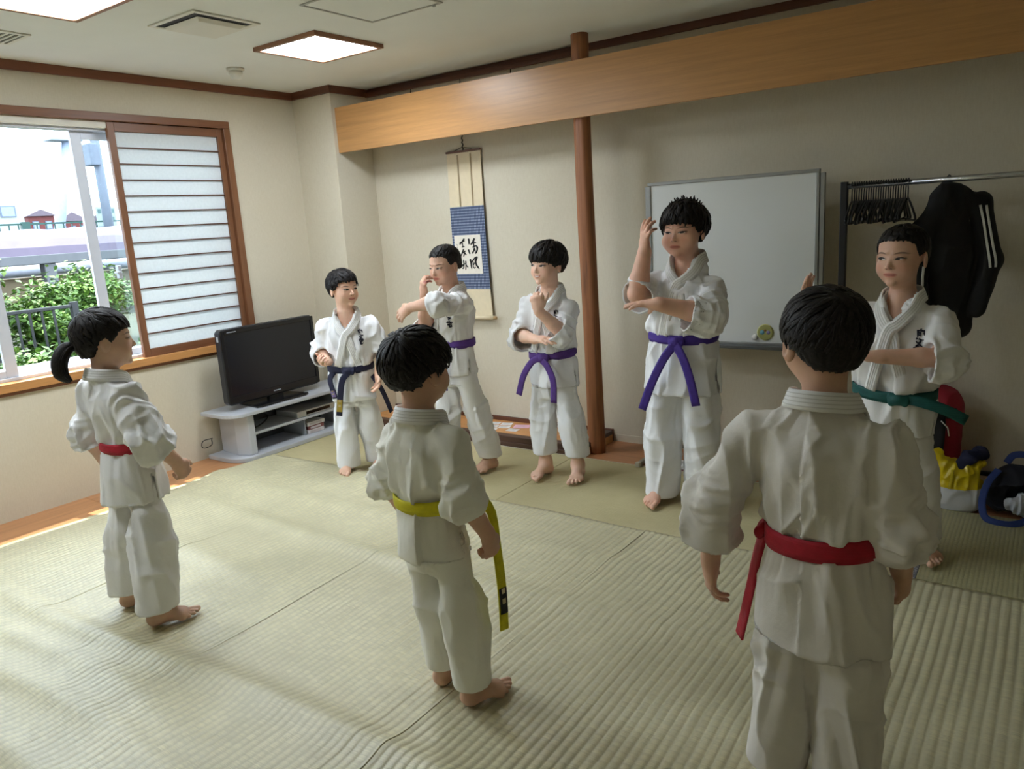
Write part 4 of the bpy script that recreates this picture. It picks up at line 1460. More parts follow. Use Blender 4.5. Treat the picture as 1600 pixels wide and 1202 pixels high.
    hpv = ((V3 - O) @ Rh) / hs
    at = body.data.attributes.new('hp', 'FLOAT_VECTOR', 'POINT')
    at.data.foreach_set('vector', np.ascontiguousarray(hpv, dtype=f32).ravel())
    # ---------------- hair
    v, q = hair_mesh(sp['hair'], O, Rh, hs, nrg)
    hr = np_mesh('hair', W(v), q, M_HAIR, root)
    if 'tail' in sp['hair']:
        hl = lambda p: O + hs * (np.asarray(p) @ Rh.T)
        cl = resample(hl(np.array(sp['hair']['tail'])), 14)
        prof = np.interp(np.linspace(0, 1, 14), [0, 0.08, 0.4, 0.75, 1.0], [0.5, 0.62, 1.0, 0.95, 0.35])
        parts = []
        for i in range(46):
            a = nrg.uniform(0, 2 * PI); rr = math.sqrt(nrg.uniform(0.1, 1)) * 0.135 * hs
            d1 = vec(math.cos(a), math.sin(a) * 0.8, 0.25 * math.sin(a)) * rr
            e_ = int(nrg.randint(11, 15))
            pp = cl + prof[:, None] * d1
            pp = pp[:e_]
            nn = np.repeat(unit(d1)[None], len(pp), 0)
            parts.append(ribbon_mesh(pp, nn, 0.065 * hs, 0.02 * hs, taper=np.linspace(1, 0.25, len(pp))))
        PF = Field()
        for a, b, r1, r2 in zip(cl[:-2], cl[1:-1], prof[:-2], prof[1:-1]):
            PF.cone(a, b, r1 * 0.128 * hs, r2 * 0.128 * hs, 0.004)
        parts.append(PF.mesh(0.005, 1))
        v, q = merge(parts)
        pt = np_mesh('ponytail', W(v), q, M_HAIR, hr)
        bm = bmesh.new()
        c = W(cl[0]); c2 = W(cl[1])
        tube('hair_tie', [Vector(c), Vector(c * 0.6 + c2 * 0.4)], [0.068 * hs, 0.064 * hs], plain('hair_tie_black', (14, 13, 14), 0.6), hr, 12)
        bm.free()
    return dict(root=root, W=W, TL=TL, jacket=jk, J=J, zb=zb)
# ================================================================== THINGS IN THE ROOM
# --- hanging scroll
sc = empty('hanging_scroll', (1.27, D - 0.01, 0.78))
tag(sc, 'hanging scroll with blue brocade and brushed calligraphy on the alcove wall', 'scroll')
M_SILK = plain('scroll_cream_silk', (226, 210, 178), 0.8, var=0.03, vscale=30)
def brocade_mat():
    t = NT('scroll_blue_brocade')
    o = t.obj()
    x, y, z = t.sep(o)
    u = t.math('MULTIPLY', t.math('ADD', x, t.math('MULTIPLY', z, 0.62)), 2 * PI / 0.024)
    v = t.math('MULTIPLY', t.math('SUBTRACT', x, t.math('MULTIPLY', z, 0.62)), 2 * PI / 0.024)
    w = t.math('MULTIPLY', t.math('SINE', u), t.math('SINE', v))
    t.set(Base_Color=t.ramp(t.math('ADD', 0.5, t.math('MULTIPLY', w, 0.5)), [(0.40, lin(52, 66, 98)), (0.60, lin(98, 112, 142)), (0.9, lin(156, 166, 182))]), Roughness=0.6)
    return t.m
ys = D - 0.012
def curve_sheet(name, x0, x1, z0, z1, y, mat, parent, th=0.003):
    bm = bmesh.new()
    n = 10
    V = []
    for i in range(n + 1):
        z = z0 + (z1 - z0) * i / n
        xo = 0.022 * max(0.0, (1.55 - z) / 0.77) ** 1.5           # the lower part hangs a little to the right
        yo = -0.012 * math.sin((1.93 - z) * 1.4)
        V.append([bm.verts.new((x0 + xo, y + yo, z)), bm.verts.new((x1 + xo, y + yo, z)), bm.verts.new((x1 + xo, y + yo + th, z)), bm.verts.new((x0 + xo, y + yo + th, z))])
    for a, b in zip(V[:-1], V[1:]):
        for k in range(4):
            bm.faces.new([a[k], a[(k + 1) % 4], b[(k + 1) % 4], b[k]])
    bm.faces.new(V[0]); bm.faces.new(V[-1][::-1])
    return bm_obj(name, bm, mat, parent)
curve_sheet('silk_top', 1.120, 1.413, 1.568, 1.932, ys - 0.004, M_SILK, sc)
curve_sheet('silk_bottom', 1.120, 1.413, 0.800, 0.998, ys - 0.004, M_SILK, sc)
curve_sheet('brocade', 1.118, 1.415, 0.998, 1.568, ys - 0.005, brocade_mat(), sc)
curve_sheet('silk_ribbon', 1.211, 1.220, 1.57, 1.915, ys - 0.010, plain('scroll_ribbon', (172, 152, 118), 0.7), sc)
curve_sheet('silk_ribbon', 1.322, 1.331, 1.57, 1.915, ys - 0.010, plain('scroll_ribbon', (172, 152, 118), 0.7), sc)
PX0, PX1, PZ0, PZ1 = 1.143, 1.372, 1.106, 1.374
curve_sheet('calligraphy_sheet', PX0 - 0.004, PX1 - 0.004, PZ0, PZ1, ys - 0.009, plain('scroll_paper', (234, 226, 212), 0.8, var=0.03, vscale=40), sc)
box('top_rod', 1.116, 1.417, ys - 0.012, ys - 0.001, 1.928, 1.942, M_TRIMX, sc, 0.003)
lathe('bottom_rod', [(0.0, 1.135), (0.014, 1.135), (0.014, 1.452), (0.0, 1.452)], (0, ys - 0.030, 0.800), M_SILK, sc, 14, 'x')
lathe('rod_knob', [(0.0, 1.452), (0.011, 1.452), (0.012, 1.475), (0.0, 1.477)], (0, ys - 0.030, 0.800), wood('rod_knob_wood', (206, 170, 120), 'x'), sc, 14, 'x')
lathe('rod_knob', [(0.0, 1.112), (0.012, 1.114), (0.011, 1.135), (0.0, 1.135)], (0, ys - 0.030, 0.800), wood('rod_knob_wood', (206, 170, 120), 'x'), sc, 14, 'x')
cb = bmesh.new()
cpts = [(1.267 + 0.004 * math.sin(i * 1.9), ys - 0.006 - 0.003 * math.cos(i * 1.9), 1.94 + i * 0.0085) for i in range(13)]
add_tube(cb, cpts, 0.0045, 6)
add_tube(cb, [(1.18, ys - 0.006, 1.94), (1.267, ys - 0.007, 1.962), (1.354, ys - 0.006, 1.94)], 0.002, 6)
bm_obj('hanging_cord', cb, plain('cord_dark', (44, 38, 32), 0.8), sc, smooth=True)
STROKES = [
 ([(345, 580), (350, 622), (352, 665)], 26), ([(340, 735), (350, 770), (362, 802)], 22), ([(432, 580), (405, 630), (374, 672)], 24), ([(374, 660), (412, 648), (456, 640)], 16),
 ([(420, 590), (418, 650), (422, 715)], 20), ([(400, 708), (440, 690), (466, 692)], 18), ([(466, 692), (468, 745), (440, 800)], 26), ([(432, 715), (415, 760), (392, 796)], 22), ([(420, 752), (448, 748)], 12),
 ([(468, 842), (430, 862), (395, 900), (366, 950)], 20), ([(362, 872), (372, 930), (382, 1015)], 26), ([(466, 842), (440, 905), (455, 965), (492, 1016)], 28), ([(405, 915), (404, 965), (418, 1005), (442, 985)], 14), ([(425, 925), (412, 960)], 12),
 ([(284, 578), (255, 615), (212, 664)], 20), ([(210, 645), (248, 622), (290, 612)], 14), ([(250, 622), (256, 660), (262, 694)], 16), ([(244, 700), (286, 690)], 14),
 ([(272, 728), (248, 780), (222, 842)], 18), ([(240, 792), (272, 770), (304, 752)], 14), ([(286, 752), (278, 800), (266, 836)], 14), ([(288, 786), (312, 816)], 14),
 ([(264, 880), (268, 940), (262, 1000), (240, 1004)], 18), ([(236, 962), (270, 946), (306, 930)], 14), ([(296, 895), (298, 960), (292, 1030)], 16), ([(292, 950), (330, 992)], 16), ([(262, 950), (240, 985)], 12)]
STROKES += [([(172 + 5 * i, 655 + 36 * i), (180 + 5 * i, 675 + 36 * i)], 6) for i in range(10)]
parts = []
for pts, wd in STROKES:
    q = []
    for x, y in pts:
        u = (x - (132 + (y - 535) * 34 / 550)) / 376.0; v = (y - 530) / 555.0
        z = PZ1 - v * (PZ1 - PZ0)
        xo = 0.022 * max(0.0, (1.55 - z) / 0.77) ** 1.5
        q.append((PX0 - 0.004 + xo + u * (PX1 - PX0), ys - 0.010 - 0.012 * math.sin((1.93 - z) * 1.4), z))
    q = resample(np.array(q), 8)
    s = wd / 376.0 * (PX1 - PX0)
    v_, q_ = ribbon_mesh(q, np.repeat(np.array([[0, -1.0, 0]]), 8, 0), s, 0.0008, taper=[0.6, 1.1, 1.0, 0.85, 0.8, 0.85, 0.8, 0.3])
    parts.append((v_, q_))
v_, q_ = merge(parts)
tag(np_mesh('brush_writing', v_, q_, plain('sumi_ink', (26, 24, 24), 0.8), sc), 'black brushed characters')

# --- whiteboard on its stand
wbd = empty('whiteboard', (3.17, 4.06, 0.004))
tag(wbd, 'whiteboard with grey metal frame on a floor stand against the back wall', 'whiteboard')
WX0, WX1, WBZ0, WBZ1, WYF = 2.716, 3.640, 0.712, 1.610, 4.06
M_WB = plain('whiteboard_enamel', (226, 228, 226), 0.22, var=0.015, vscale=2)
M_WBF = plain('whiteboard_frame', (150, 150, 146), 0.4, 0.5)
box('board_face', WX0 + 0.018, WX1 - 0.018, WYF + 0.003, WYF + 0.014, WBZ0 + 0.018, WBZ1 - 0.018, M_WB, wbd)
box('frame_rail', WX0, WX1, WYF - 0.004, WYF + 0.02, WBZ1 - 0.018, WBZ1, M_WBF, wbd, 0.003)
box('frame_rail', WX0, WX1, WYF - 0.004, WYF + 0.02, WBZ0, WBZ0 + 0.018, M_WBF, wbd, 0.003)
box('frame_stile', WX0, WX0 + 0.018, WYF - 0.004, WYF + 0.02, WBZ0 + 0.018, WBZ1 - 0.018, M_WBF, wbd, 0.003)
box('frame_stile', WX1 - 0.018, WX1, WYF - 0.004, WYF + 0.02, WBZ0 + 0.018, WBZ1 - 0.018, M_WBF, wbd, 0.003)
box('pen_tray', WX0 + 0.2, WX1 - 0.02, WYF - 0.055, WYF + 0.004, WBZ0 - 0.012, WBZ0 + 0.006, plain('pen_tray_grey', (96, 98, 98), 0.45, 0.4), wbd, 0.003)
for px in (WX0 - 0.016, WX1 + 0.002):
    box('stand_post', px, px + 0.022, WYF, WYF + 0.022, 0.03, WBZ1 - 0.02, M_WBF, wbd, 0.002)
    box('stand_foot', px - 0.002, px + 0.024, WYF - 0.20, WYF + 0.17, 0.0055, 0.030, M_WBF, wbd, 0.006)
    box('foot_cap', px - 0.004, px + 0.026, WYF - 0.225, WYF - 0.19, 0.0045, 0.033, plain('foot_cap_pale', (186, 182, 168), 0.5), wbd, 0.006)
box('stand_brace', WX0, WX1, WYF + 0.004, WYF + 0.018, 0.08, 0.10, M_WBF, wbd, 0.002)
mg = lathe('magnet', [(0.0, WYF + 0.003), (0.016, WYF + 0.003), (0.015, WYF - 0.006), (0.008, WYF - 0.008), (0.0, WYF - 0.008)], (3.322, 0, 0.758), plain('magnet_white', (232, 230, 226), 0.35), None, 18, 'y')
tag(mg, 'small round white magnet at the bottom of the whiteboard', 'magnet')
sk = empty('round_sticker', (3.378, WYF, 0.786))
tag(sk, 'round pale yellow badge with blue patch at the bottom of the whiteboard', 'badge')
lathe('disc', [(0.0, WYF + 0.003), (0.044, WYF + 0.003), (0.044, WYF - 0.001), (0.0, WYF - 0.001)], (3.378, 0, 0.786), plain('badge_yellow', (222, 220, 150), 0.5), sk, 24, 'y')
lathe('rim', [(0.036, WYF - 0.001), (0.041, WYF - 0.001), (0.041, WYF - 0.002), (0.036, WYF - 0.002)], (3.378, 0, 0.786), plain('badge_olive', (160, 160, 96), 0.5), sk, 24, 'y')
lathe('patch', [(0.0, WYF - 0.001), (0.013, WYF - 0.001), (0.012, WYF - 0.003), (0.0, WYF - 0.003)], (3.362, 0, 0.786), plain('badge_blue', (92, 150, 170), 0.5), sk, 14, 'y')
lathe('patch', [(0.0, WYF - 0.001), (0.011, WYF - 0.001), (0.010, WYF - 0.003), (0.0, WYF - 0.003)], (3.395, 0, 0.786), plain('badge_violet', (132, 120, 160), 0.5), sk, 14, 'y')
lathe('patch', [(0.0, WYF - 0.001), (0.007, WYF - 0.001), (0.006, WYF - 0.003), (0.0, WYF - 0.003)], (3.378, 0, 0.797), plain('badge_brown', (150, 100, 60), 0.5), sk, 12, 'y')
# printed leaflets on the floor behind the tall boy
lf = empty('leaflet_stack', (3.0, 3.93, 0.004))
tag(lf, 'small stack of printed leaflets on the floor boards behind the tall boy', 'leaflets')
for i, (a, b, z) in enumerate(((0.0, 0.0, 0.0045), (0.006, -0.004, 0.0125), (-0.004, 0.003, 0.0205))):
    box('leaflet', 2.90 + a, 3.13 + a, 3.885 + b, 4.0 + b, z, z + 0.0075, plain(('leaflet_rose', 'leaflet_grey', 'leaflet_white')[i], ((150, 90, 96), (160, 158, 156), (220, 218, 214))[i], 0.7), lf, 0.001)
boxes('printed_lines', [(2.915, 3.10 - 0.02 * (k % 3), 3.90 + 0.012 * k, 3.904 + 0.012 * k, 0.0280, 0.0284) for k in range(7)], plain('print_grey', (120, 118, 118), 0.8), lf)

# --- cards laid out on the alcove platform
M_CARD = plain('card_white', (230, 228, 226), 0.7, var=0.02)
cards = [(1.43, 4.005, 0.3), (1.52, 4.02, 0.3), (1.395, 4.075, 0.25), (1.485, 4.09, 0.3), (1.575, 4.105, 0.3), (1.45, 4.16, 0.28), (1.545, 4.175, 0.3), (1.675, 4.06, 0.05)]
cl_ = ['white card on the alcove platform, nearest row, left', 'white card on the alcove platform, nearest row, right of pair', 'white card on the alcove platform, middle row, left', 'white card on the alcove platform, middle row, centre',
       'white card on the alcove platform, middle row, right', 'white card on the alcove platform, rear row, left', 'white card on the alcove platform, rear row, right', 'single white card lying apart on the alcove platform']
def card(x, y, rot, w, h, mat, label, name='card'):
    bm = bmesh.new()
    add_box(bm, -w / 2, w / 2, -h / 2, h / 2, 0, 0.0016)
    o = bm_obj(name, bm, mat)
    o.location = (x, y, 0.0585); o.rotation_euler = (0, 0, rot)
    ln = boxes('print', [(-w * 0.38, w * (0.30 - 0.1 * (k % 2)), -h * 0.3 + k * h * 0.2, -h * 0.3 + k * h * 0.2 + 0.003, 0.0016, 0.0018) for k in range(4)], plain('card_print', (176, 172, 172), 0.8))
    ln.parent = o
    tag(o, label, 'card', 'cards on the alcove platform')
for (x, y, r), l in zip(cards, cl_):
    card(x, y, r, 0.082, 0.058, M_CARD, l)
card(1.685, 4.16, 0.35, 0.115, 0.078, plain('card_pink', (234, 186, 206), 0.7, var=0.02), 'pink card on the alcove platform beside the white cards')

# --- television stand
ts = empty('television_stand', (0.2, 3.35, 0.004))
tag(ts, 'low silver-grey television stand with rounded ends and open shelves', 'tv stand')
M_TS = plain('stand_silver', (190, 193, 200), 0.42, 0.15, 0.02)
M_TSD = plain('stand_inner_dark', (70, 72, 78), 0.5)
def round_plan(x0, x1, y0, y1, r, n=8):
    o = []
    for k in range(n + 1):
        a = PI + (PI / 2) * k / n * 1.0
        o.append((x1 - r * 1.25 + r * 1.25 * math.cos(PI * 1.5 + PI / 2 * k / n), y0 + r + r * math.sin(PI * 1.5 + PI / 2 * k / n)))
    for k in range(n + 1):
        o.append((x1 - r * 1.25 + r * 1.25 * math.cos(PI / 2 * k / n), y1 - r + r * math.sin(PI / 2 * k / n)))
    o += [(x0, y1), (x0, y0)]
    return o
prism('top_board', round_plan(0.03, 0.375, 2.80, 3.90, 0.12), 'z', 0.308, 0.334, M_TS, ts, 0.005)
prism('base_board', round_plan(0.03, 0.375, 2.815, 3.90, 0.12), 'z', 0.0045, 0.036, M_TS, ts, 0.005)
box('shelf', 0.04, 0.325, 2.965, 3.80, 0.160, 0.178, M_TS, ts, 0.003)
for y0 in (2.915, 3.78):
    prism('side_panel', [(0.05, y0), (0.25, y0 - 0.02 if y0 < 3 else y0), (0.345, y0 + 0.02), (0.345, y0 + 0.07), (0.05, y0 + 0.07)], 'z', 0.036, 0.308, M_TS, ts, 0.006)
box('back_panel', 0.034, 0.044, 2.95, 3.82, 0.036, 0.308, M_TSD, ts)
box('divider', 0.06, 0.30, 3.425, 3.433, 0.036, 0.160, plain('divider_clear', (150, 154, 158), 0.3), ts)
# recorder, tapes, cables
rec = empty('disc_recorder', (0.2, 3.55, 0.178))
tag(rec, 'flat silver disc recorder on the upper shelf of the television stand', 'recorder')
box('case', 0.08, 0.315, 3.36, 3.72, 0.180, 0.222, plain('recorder_silver', (196, 198, 200), 0.35, 0.3), rec, 0.003)
box('front_window', 0.315, 0.318, 3.44, 3.66, 0.190, 0.212, plain('recorder_black', (16, 16, 20), 0.15), rec)
for i, (a, b, z0, z1, rgb, lab) in enumerate(((3.45, 3.60, 0.0375, 0.066, (214, 208, 204), 'white tape case at the bottom of the stack in the television stand'),
                                         (3.455, 3.60, 0.0665, 0.094, (120, 70, 66), 'brown-striped tape case in the middle of the stack in the television stand'),
                                         (3.45, 3.61, 0.0945, 0.122, (222, 220, 216), 'white tape case on top of the stack in the television stand'))):
    o = empty('tape_case', (0.25, (a + b) / 2, z0))
    tag(o, lab, 'tape case', 'tape cases in the television stand')
    box('case', 0.16, 0.30, a, b, z0, z1, plain('tape_%d' % i, rgb, 0.5), o, 0.002)
    box('spine_label', 0.30, 0.3012, a + 0.02, b - 0.03, z0 + 0.007, z1 - 0.007, plain('tape_label', (196, 186, 184), 0.6), o)
tag(tube('cable', [tuple(q) for q in resample(np.array([(0.10, 3.04, 0.186), (0.17, 3.10, 0.190), (0.24, 3.06, 0.187), (0.20, 3.16, 0.195), (0.14, 3.24, 0.215), (0.10, 3.20, 0.25), (0.055, 3.22, 0.29)]), 36)], 0.0045, plain('cable_black', (24, 24, 26), 0.5), n=6), 'black cable coiled on the upper shelf of the television stand', 'cable')
tag(tube('cable', [tuple(q) for q in resample(np.array([(0.022, 2.86, 0.13), (0.045, 2.84, 0.10), (0.022, 2.80, 0.085), (0.04, 2.77, 0.11), (0.02, 2.80, 0.135), (0.035, 2.86, 0.14)]), 30)], 0.003, plain('cable_black', (24, 24, 26), 0.5), n=6), 'thin dark cable looped at the wall end of the television stand', 'cable')
# --- television
tv = empty('television', (0.25, 3.27, 0.334))
tag(tv, 'black flat-screen television on the silver stand', 'television')
M_TVB = plain('tv_black_gloss', (20, 20, 24), 0.18, var=0.02)
M_TVF = plain('tv_bezel', (34, 36, 42), 0.3, var=0.02)
T0, T1, TZ0, TZ1 = 2.884, 3.656, 0.372, 0.877
prism('housing', [(T0 + 0.02, TZ0), (T1 - 0.02, TZ0), (T1, TZ0 + 0.02), (T1, TZ1 - 0.02), (T1 - 0.02, TZ1), (T0 + 0.02, TZ1), (T0, TZ1 - 0.02), (T0, TZ0 + 0.02)], 'x', 0.185, 0.240, M_TVF, tv, 0.006)
boxes('bezel', [(0.240, 0.251, T0 + 0.004, T0 + 0.030, TZ0 + 0.01, TZ1 - 0.006), (0.240, 0.251, T1 - 0.030, T1 - 0.004, TZ0 + 0.01, TZ1 - 0.006),
                (0.240, 0.251, T0 + 0.03, T1 - 0.03, TZ1 - 0.034, TZ1 - 0.006), (0.240, 0.251, T0 + 0.03, T1 - 0.03, TZ0 + 0.01, TZ0 + 0.058)], M_TVB, tv, 0.003)
box('screen', 0.238, 0.2445, T0 + 0.030, T1 - 0.030, TZ0 + 0.058, TZ1 - 0.034, plain('tv_screen', (22, 24, 32), 0.12, var=0.01), tv)
box('logo', 0.2508, 0.2515, 3.24, 3.30, TZ0 + 0.028, TZ0 + 0.036, plain('tv_logo', (150, 154, 160), 0.4), tv)
box('logo', 0.2508, 0.2515, T0 + 0.05, T0 + 0.12, TZ1 - 0.024, TZ1 - 0.018, plain('tv_logo', (150, 154, 160), 0.4), tv)
boxes('side_buttons', [(0.205, 0.225, T0 - 0.003, T0 + 0.002, 0.80, 0.835)], plain('tv_button', (190, 196, 200), 0.3, 0.4), tv, 0.002)
box('neck', 0.20, 0.235, 3.21, 3.33, 0.34, TZ0 + 0.01, M_TVB, tv, 0.004)
prism('foot', [(0.09, 3.06), (0.33, 3.03), (0.345, 3.06), (0.345, 3.44), (0.33, 3.47), (0.09, 3.44)], 'z', 0.3345, 0.350, M_TVB, tv, 0.004)

# --- clothes rack, hangers, track jacket
RY, RZ = 3.98, 1.512
rk = empty('clothes_rack', (4.4, RY, 0.005))
tag(rk, 'clothes rack with black posts and chrome bar at the back right', 'clothes rack')
M_BLK = plain('rack_black', (26, 24, 26), 0.5)
M_CHR = plain('chrome_bar', (200, 202, 206), 0.18, 0.9, 0.02)
for px in (3.772, 5.16):
    box('post', px - 0.016, px + 0.016, RY - 0.016, RY + 0.016, 0.045, RZ + 0.022, M_BLK, rk, 0.003)
    box('foot', px - 0.018, px + 0.018, RY - 0.09, RY + 0.20, 0.0145, 0.045, M_BLK, rk, 0.006)
lathe('bar', [(0.0, 3.785), (0.013, 3.785), (0.013, 5.145), (0.0, 5.145)], (0, RY, RZ), M_CHR, rk, 16, 'x')
box('lower_rail', 3.79, 5.14, RY - 0.01, RY + 0.01, 0.16, 0.18, M_BLK, rk, 0.003)
hb = bmesh.new()
hk = [(0, 0.016 * math.cos(a), 0.002 + 0.016 * math.sin(a)) for a in np.radians(np.linspace(-40, 190, 10))]
add_tube(hb, hk[::-1] + [(0, 0.010, -0.022), (0, 0.0, -0.035), (0, 0.0, -0.070)][:0], 0.0028, 6)
add_tube(hb, [(0, 0.0155, -0.006), (0, 0.004, -0.024), (0, 0.0, -0.040), (0, 0.0, -0.075)], 0.0028, 6)
sh_pts = [(0, 0.0, -0.070), (0, 0.06, -0.088), (0, 0.14, -0.122), (0, 0.195, -0.150), (0, 0.200, -0.160), (0, 0.190, -0.166), (0, 0.0, -0.168)]
add_tube(hb, sh_pts, 0.0050, 6)
add_tube(hb, [(x, -y, z) for x, y, z in sh_pts], 0.0050, 6)
h0 = bm_obj('coat_hanger', hb, plain('hanger_black', (18, 17, 19), 0.38), None, smooth=True)
NHG = 24
ORD = ['first', 'second', 'third', 'fourth', 'fifth', 'sixth', 'seventh', 'eighth', 'ninth', 'tenth', 'eleventh', 'twelfth', 'thirteenth', 'fourteenth', 'fifteenth', 'sixteenth', 'seventeenth', 'eighteenth', 'nineteenth', 'twentieth', 'twenty-first', 'twenty-second', 'twenty-third']
hrg = random.Random(5)
for i in range(NHG):
    o = h0 if i == 0 else h0.copy()
    if i:
        COL.objects.link(o)
    o.location = (3.806 + i * 0.0104, RY, RZ)
    o.rotation_euler = (hrg.uniform(-0.03, 0.03), 0, hrg.uniform(-0.04, 0.04) + 0.05)
    if i == NHG - 1:
        o.rotation_euler = (0.0, 0, 0.30)
        tag(o, 'black plastic coat hanger turned askew at the open end of the row', 'coat hanger', 'empty coat hangers on the rack')
    else:
        tag(o, 'black coat hanger on the chrome bar, %s from the black post' % ORD[i], 'coat hanger', 'empty coat hangers on the rack')
tj = empty('track_jacket', (4.25, RY, 0.85))
tag(tj, 'black track jacket with white sleeve stripes hanging from the rack', 'jacket')
JF_ = Field()
nk_ = vec(4.206, RY, 1.455)
shR, shL = vec(4.325, RY + 0.085, 1.405), vec(4.115, RY - 0.10, 1.300)
JF_.cone(nk_, shR, 0.030, 0.040, 0.03); JF_.cone(nk_, shL, 0.030, 0.042, 0.03)
JF_.cone(nk_ - vec(0, 0, 0.03), vec(4.225, RY - 0.005, 1.18), 0.055, 0.085, 0.06, side=vec(0.75, 0.66, 0), su=1.25, sv=0.75)
JF_.cone(vec(4.225, RY - 0.005, 1.18), vec(4.245, RY, 0.855), 0.085, 0.075, 0.05, side=vec(0.75, 0.66, 0), su=1.25, sv=0.7)
elR, haR = vec(4.375, RY + 0.06, 1.15), vec(4.345, RY + 0.01, 0.93)
JF_.cone(shR, elR, 0.045, 0.052, 0.03); JF_.cone(elR, haR, 0.052, 0.038, 0.02)
elL, haL = vec(4.105, RY - 0.12, 1.05), vec(4.180, RY - 0.09, 0.70)
JF_.cone(shL, elL, 0.045, 0.046, 0.03); JF_.cone(elL, haL, 0.046, 0.034, 0.02)
V_, Q_ = JF_.mesh(0.006, 2)
N_ = vnormals(V_, Q_)
V_ = V_ + N_ * (0.007 * folds(V_, (16, 16, 6), 2.2))[:, None]
np_mesh('fabric', V_, Q_, plain('track_black', (16, 16, 20), 0.75, bump=0.2), tj)
for off in (-0.011, 0.011):
    for (a, b) in ((shR, elR),):
        t_ = np.linspace(0.05, 1.12, 14)
        pts = a + (b - a) * t_[:, None] + vec(0.02, -0.07, 0)[None] + vec(off * 1.2, off * 0.3, 0)
        pts = JF_.project(pts, 0.006)
        nn = JF_.grad(pts)
        v_, q_ = ribbon_mesh(pts, nn, 0.010, 0.002)
        np_mesh('stripe', v_, q_, plain('stripe_white', (226, 226, 222), 0.7), tj)
pts = JF_.project(shL + (elL - shL) * np.linspace(0.3, 1.05, 10)[:, None] + vec(0.05, -0.06, 0), 0.006)
v_, q_ = ribbon_mesh(pts, JF_.grad(pts), 0.011, 0.002)
np_mesh('stripe', v_, q_, plain('stripe_white', (226, 226, 222), 0.7), tj)
jh = h0.copy(); COL.objects.link(jh)
jh.name = 'coat_hanger'
jh.location = (4.206, RY, RZ); jh.rotation_euler = (0.0, 0, -0.85); jh.scale = (1, 0.62, 1)
tag(jh, 'black coat hanger holding the track jacket', 'coat hanger')
jh['group'] = 'coat hangers in use'

# --- red backpack, yellow bag, blue tote
bp = empty('backpack', (4.21, 4.12, 0.0145))
tag(bp, 'red backpack with black straps leaning against the back wall', 'backpack')
BF_ = Field()
M_RED = plain('backpack_red', (156, 26, 46), 0.6, bump=0.15, bscale=60)
BF_.cone(vec(4.10, 4.13, 0.13), vec(4.10, 4.15, 0.42), 0.085, 0.085, 0.04, side=vec(1, 0, 0), su=1.0)
BF_.cone(vec(4.22, 4.13, 0.13), vec(4.22, 4.15, 0.42), 0.085, 0.085, 0.04)
BF_.cone(vec(4.10, 4.14, 0.45), vec(4.21, 4.14, 0.45), 0.090, 0.090, 0.04)
BF_.cone(vec(4.10, 4.13, 0.105), vec(4.22, 4.13, 0.105), 0.088, 0.088, 0.04)
V_, Q_ = BF_.mesh(0.006, 1)
N_ = vnormals(V_, Q_)
V_ = V_ + N_ * (0.004 * folds(V_, (14, 14, 9), 6.0))[:, None]
np_mesh('body', V_, Q_, M_RED, bp)
def strap_on(field, pts, width, mat, name, parent, off=0.005, thick=0.005):
    p_ = field.project(resample(np.array(pts, float), 16), off)
    v, q = ribbon_mesh(p_, field.grad(p_), width, thick)
    return np_mesh(name, v, q, mat, parent)
M_STR = plain('strap_black', (16, 16, 18), 0.7)
strap_on(BF_, [(4.20, 4.04, 0.46), (4.205, 4.04, 0.34), (4.20, 4.04, 0.2), (4.20, 4.04, 0.08)], 0.075, M_STR, 'strap', bp)
strap_on(BF_, [(4.13, 4.04, 0.425), (4.20, 4.04, 0.425), (4.285, 4.06, 0.425)], 0.05, M_STR, 'strap', bp, 0.008)
tag(tube('white_cord', [(4.225, 4.030, 0.39), (4.255, 4.025, 0.36), (4.262, 4.022, 0.32)], 0.003, plain('cord_white', (214, 212, 208), 0.6), bp, 6), 'white drawcord')

yb_ = empty('shopping_bag', (4.32, 3.92, 0.0135))
tag(yb_, 'yellow and white plastic shopping bag standing on the rush mat', 'bag')
YF = Field()
YF.cone(vec(4.275, 3.905, 0.085), vec(4.36, 3.925, 0.085), 0.068, 0.068, 0.03)
YF.zloft([(0.014, 4.318, 3.915, 0.092, 0.068), (0.04, 4.318, 3.915, 0.097, 0.073), (0.12, 4.318, 3.915, 0.096, 0.072), (0.20, 4.312, 3.915, 0.086, 0.062), (0.235, 4.30, 3.915, 0.07, 0.045)], 0.03)
YF.cone(vec(4.25, 3.90, 0.22), vec(4.235, 3.89, 0.272), 0.034, 0.022, 0.03)
YF.cone(vec(4.37, 3.92, 0.20), vec(4.405, 3.92, 0.232), 0.026, 0.020, 0.02)
V_, Q_ = YF.mesh(0.005, 1)
N_ = vnormals(V_, Q_)
V_ = V_ + N_ * (0.010 * folds(V_, (22, 22, 14), 1.0, 0.8) * np.clip((V_[:, 2] - 0.02) / 0.06, 0.15, 1))[:, None]
V_[:, 2] = np.maximum(V_[:, 2], 0.0138)
def bag_mat():
    t = NT('shopping_bag_film')
    x, y, z = t.sep(t.obj())
    nz_ = t.noise(t.obj(), 30, 2)
    m = t.math('GREATER_THAN', t.math('ADD', z, t.math('MULTIPLY', nz_, 0.006)), 0.125)
    t.set(Base_Color=t.mix(m, lin(214, 214, 216), lin(222, 196, 16)), Roughness=0.32)
    return t.m
np_mesh('bag_film', V_, Q_, bag_mat(), yb_)
strap_on(YF, [(4.30, 3.85, 0.21), (4.298, 3.84, 0.17), (4.292, 3.84, 0.12)], 0.012, plain('bag_tie', (206, 182, 20), 0.4), 'tie', yb_, 0.004, 0.004)
ng = Field()
ng.cone(vec(4.325, 3.885, 0.222), vec(4.36, 3.90, 0.262), 0.016, 0.022, 0.02, side=vec(1, 0, 0), su=1.7)
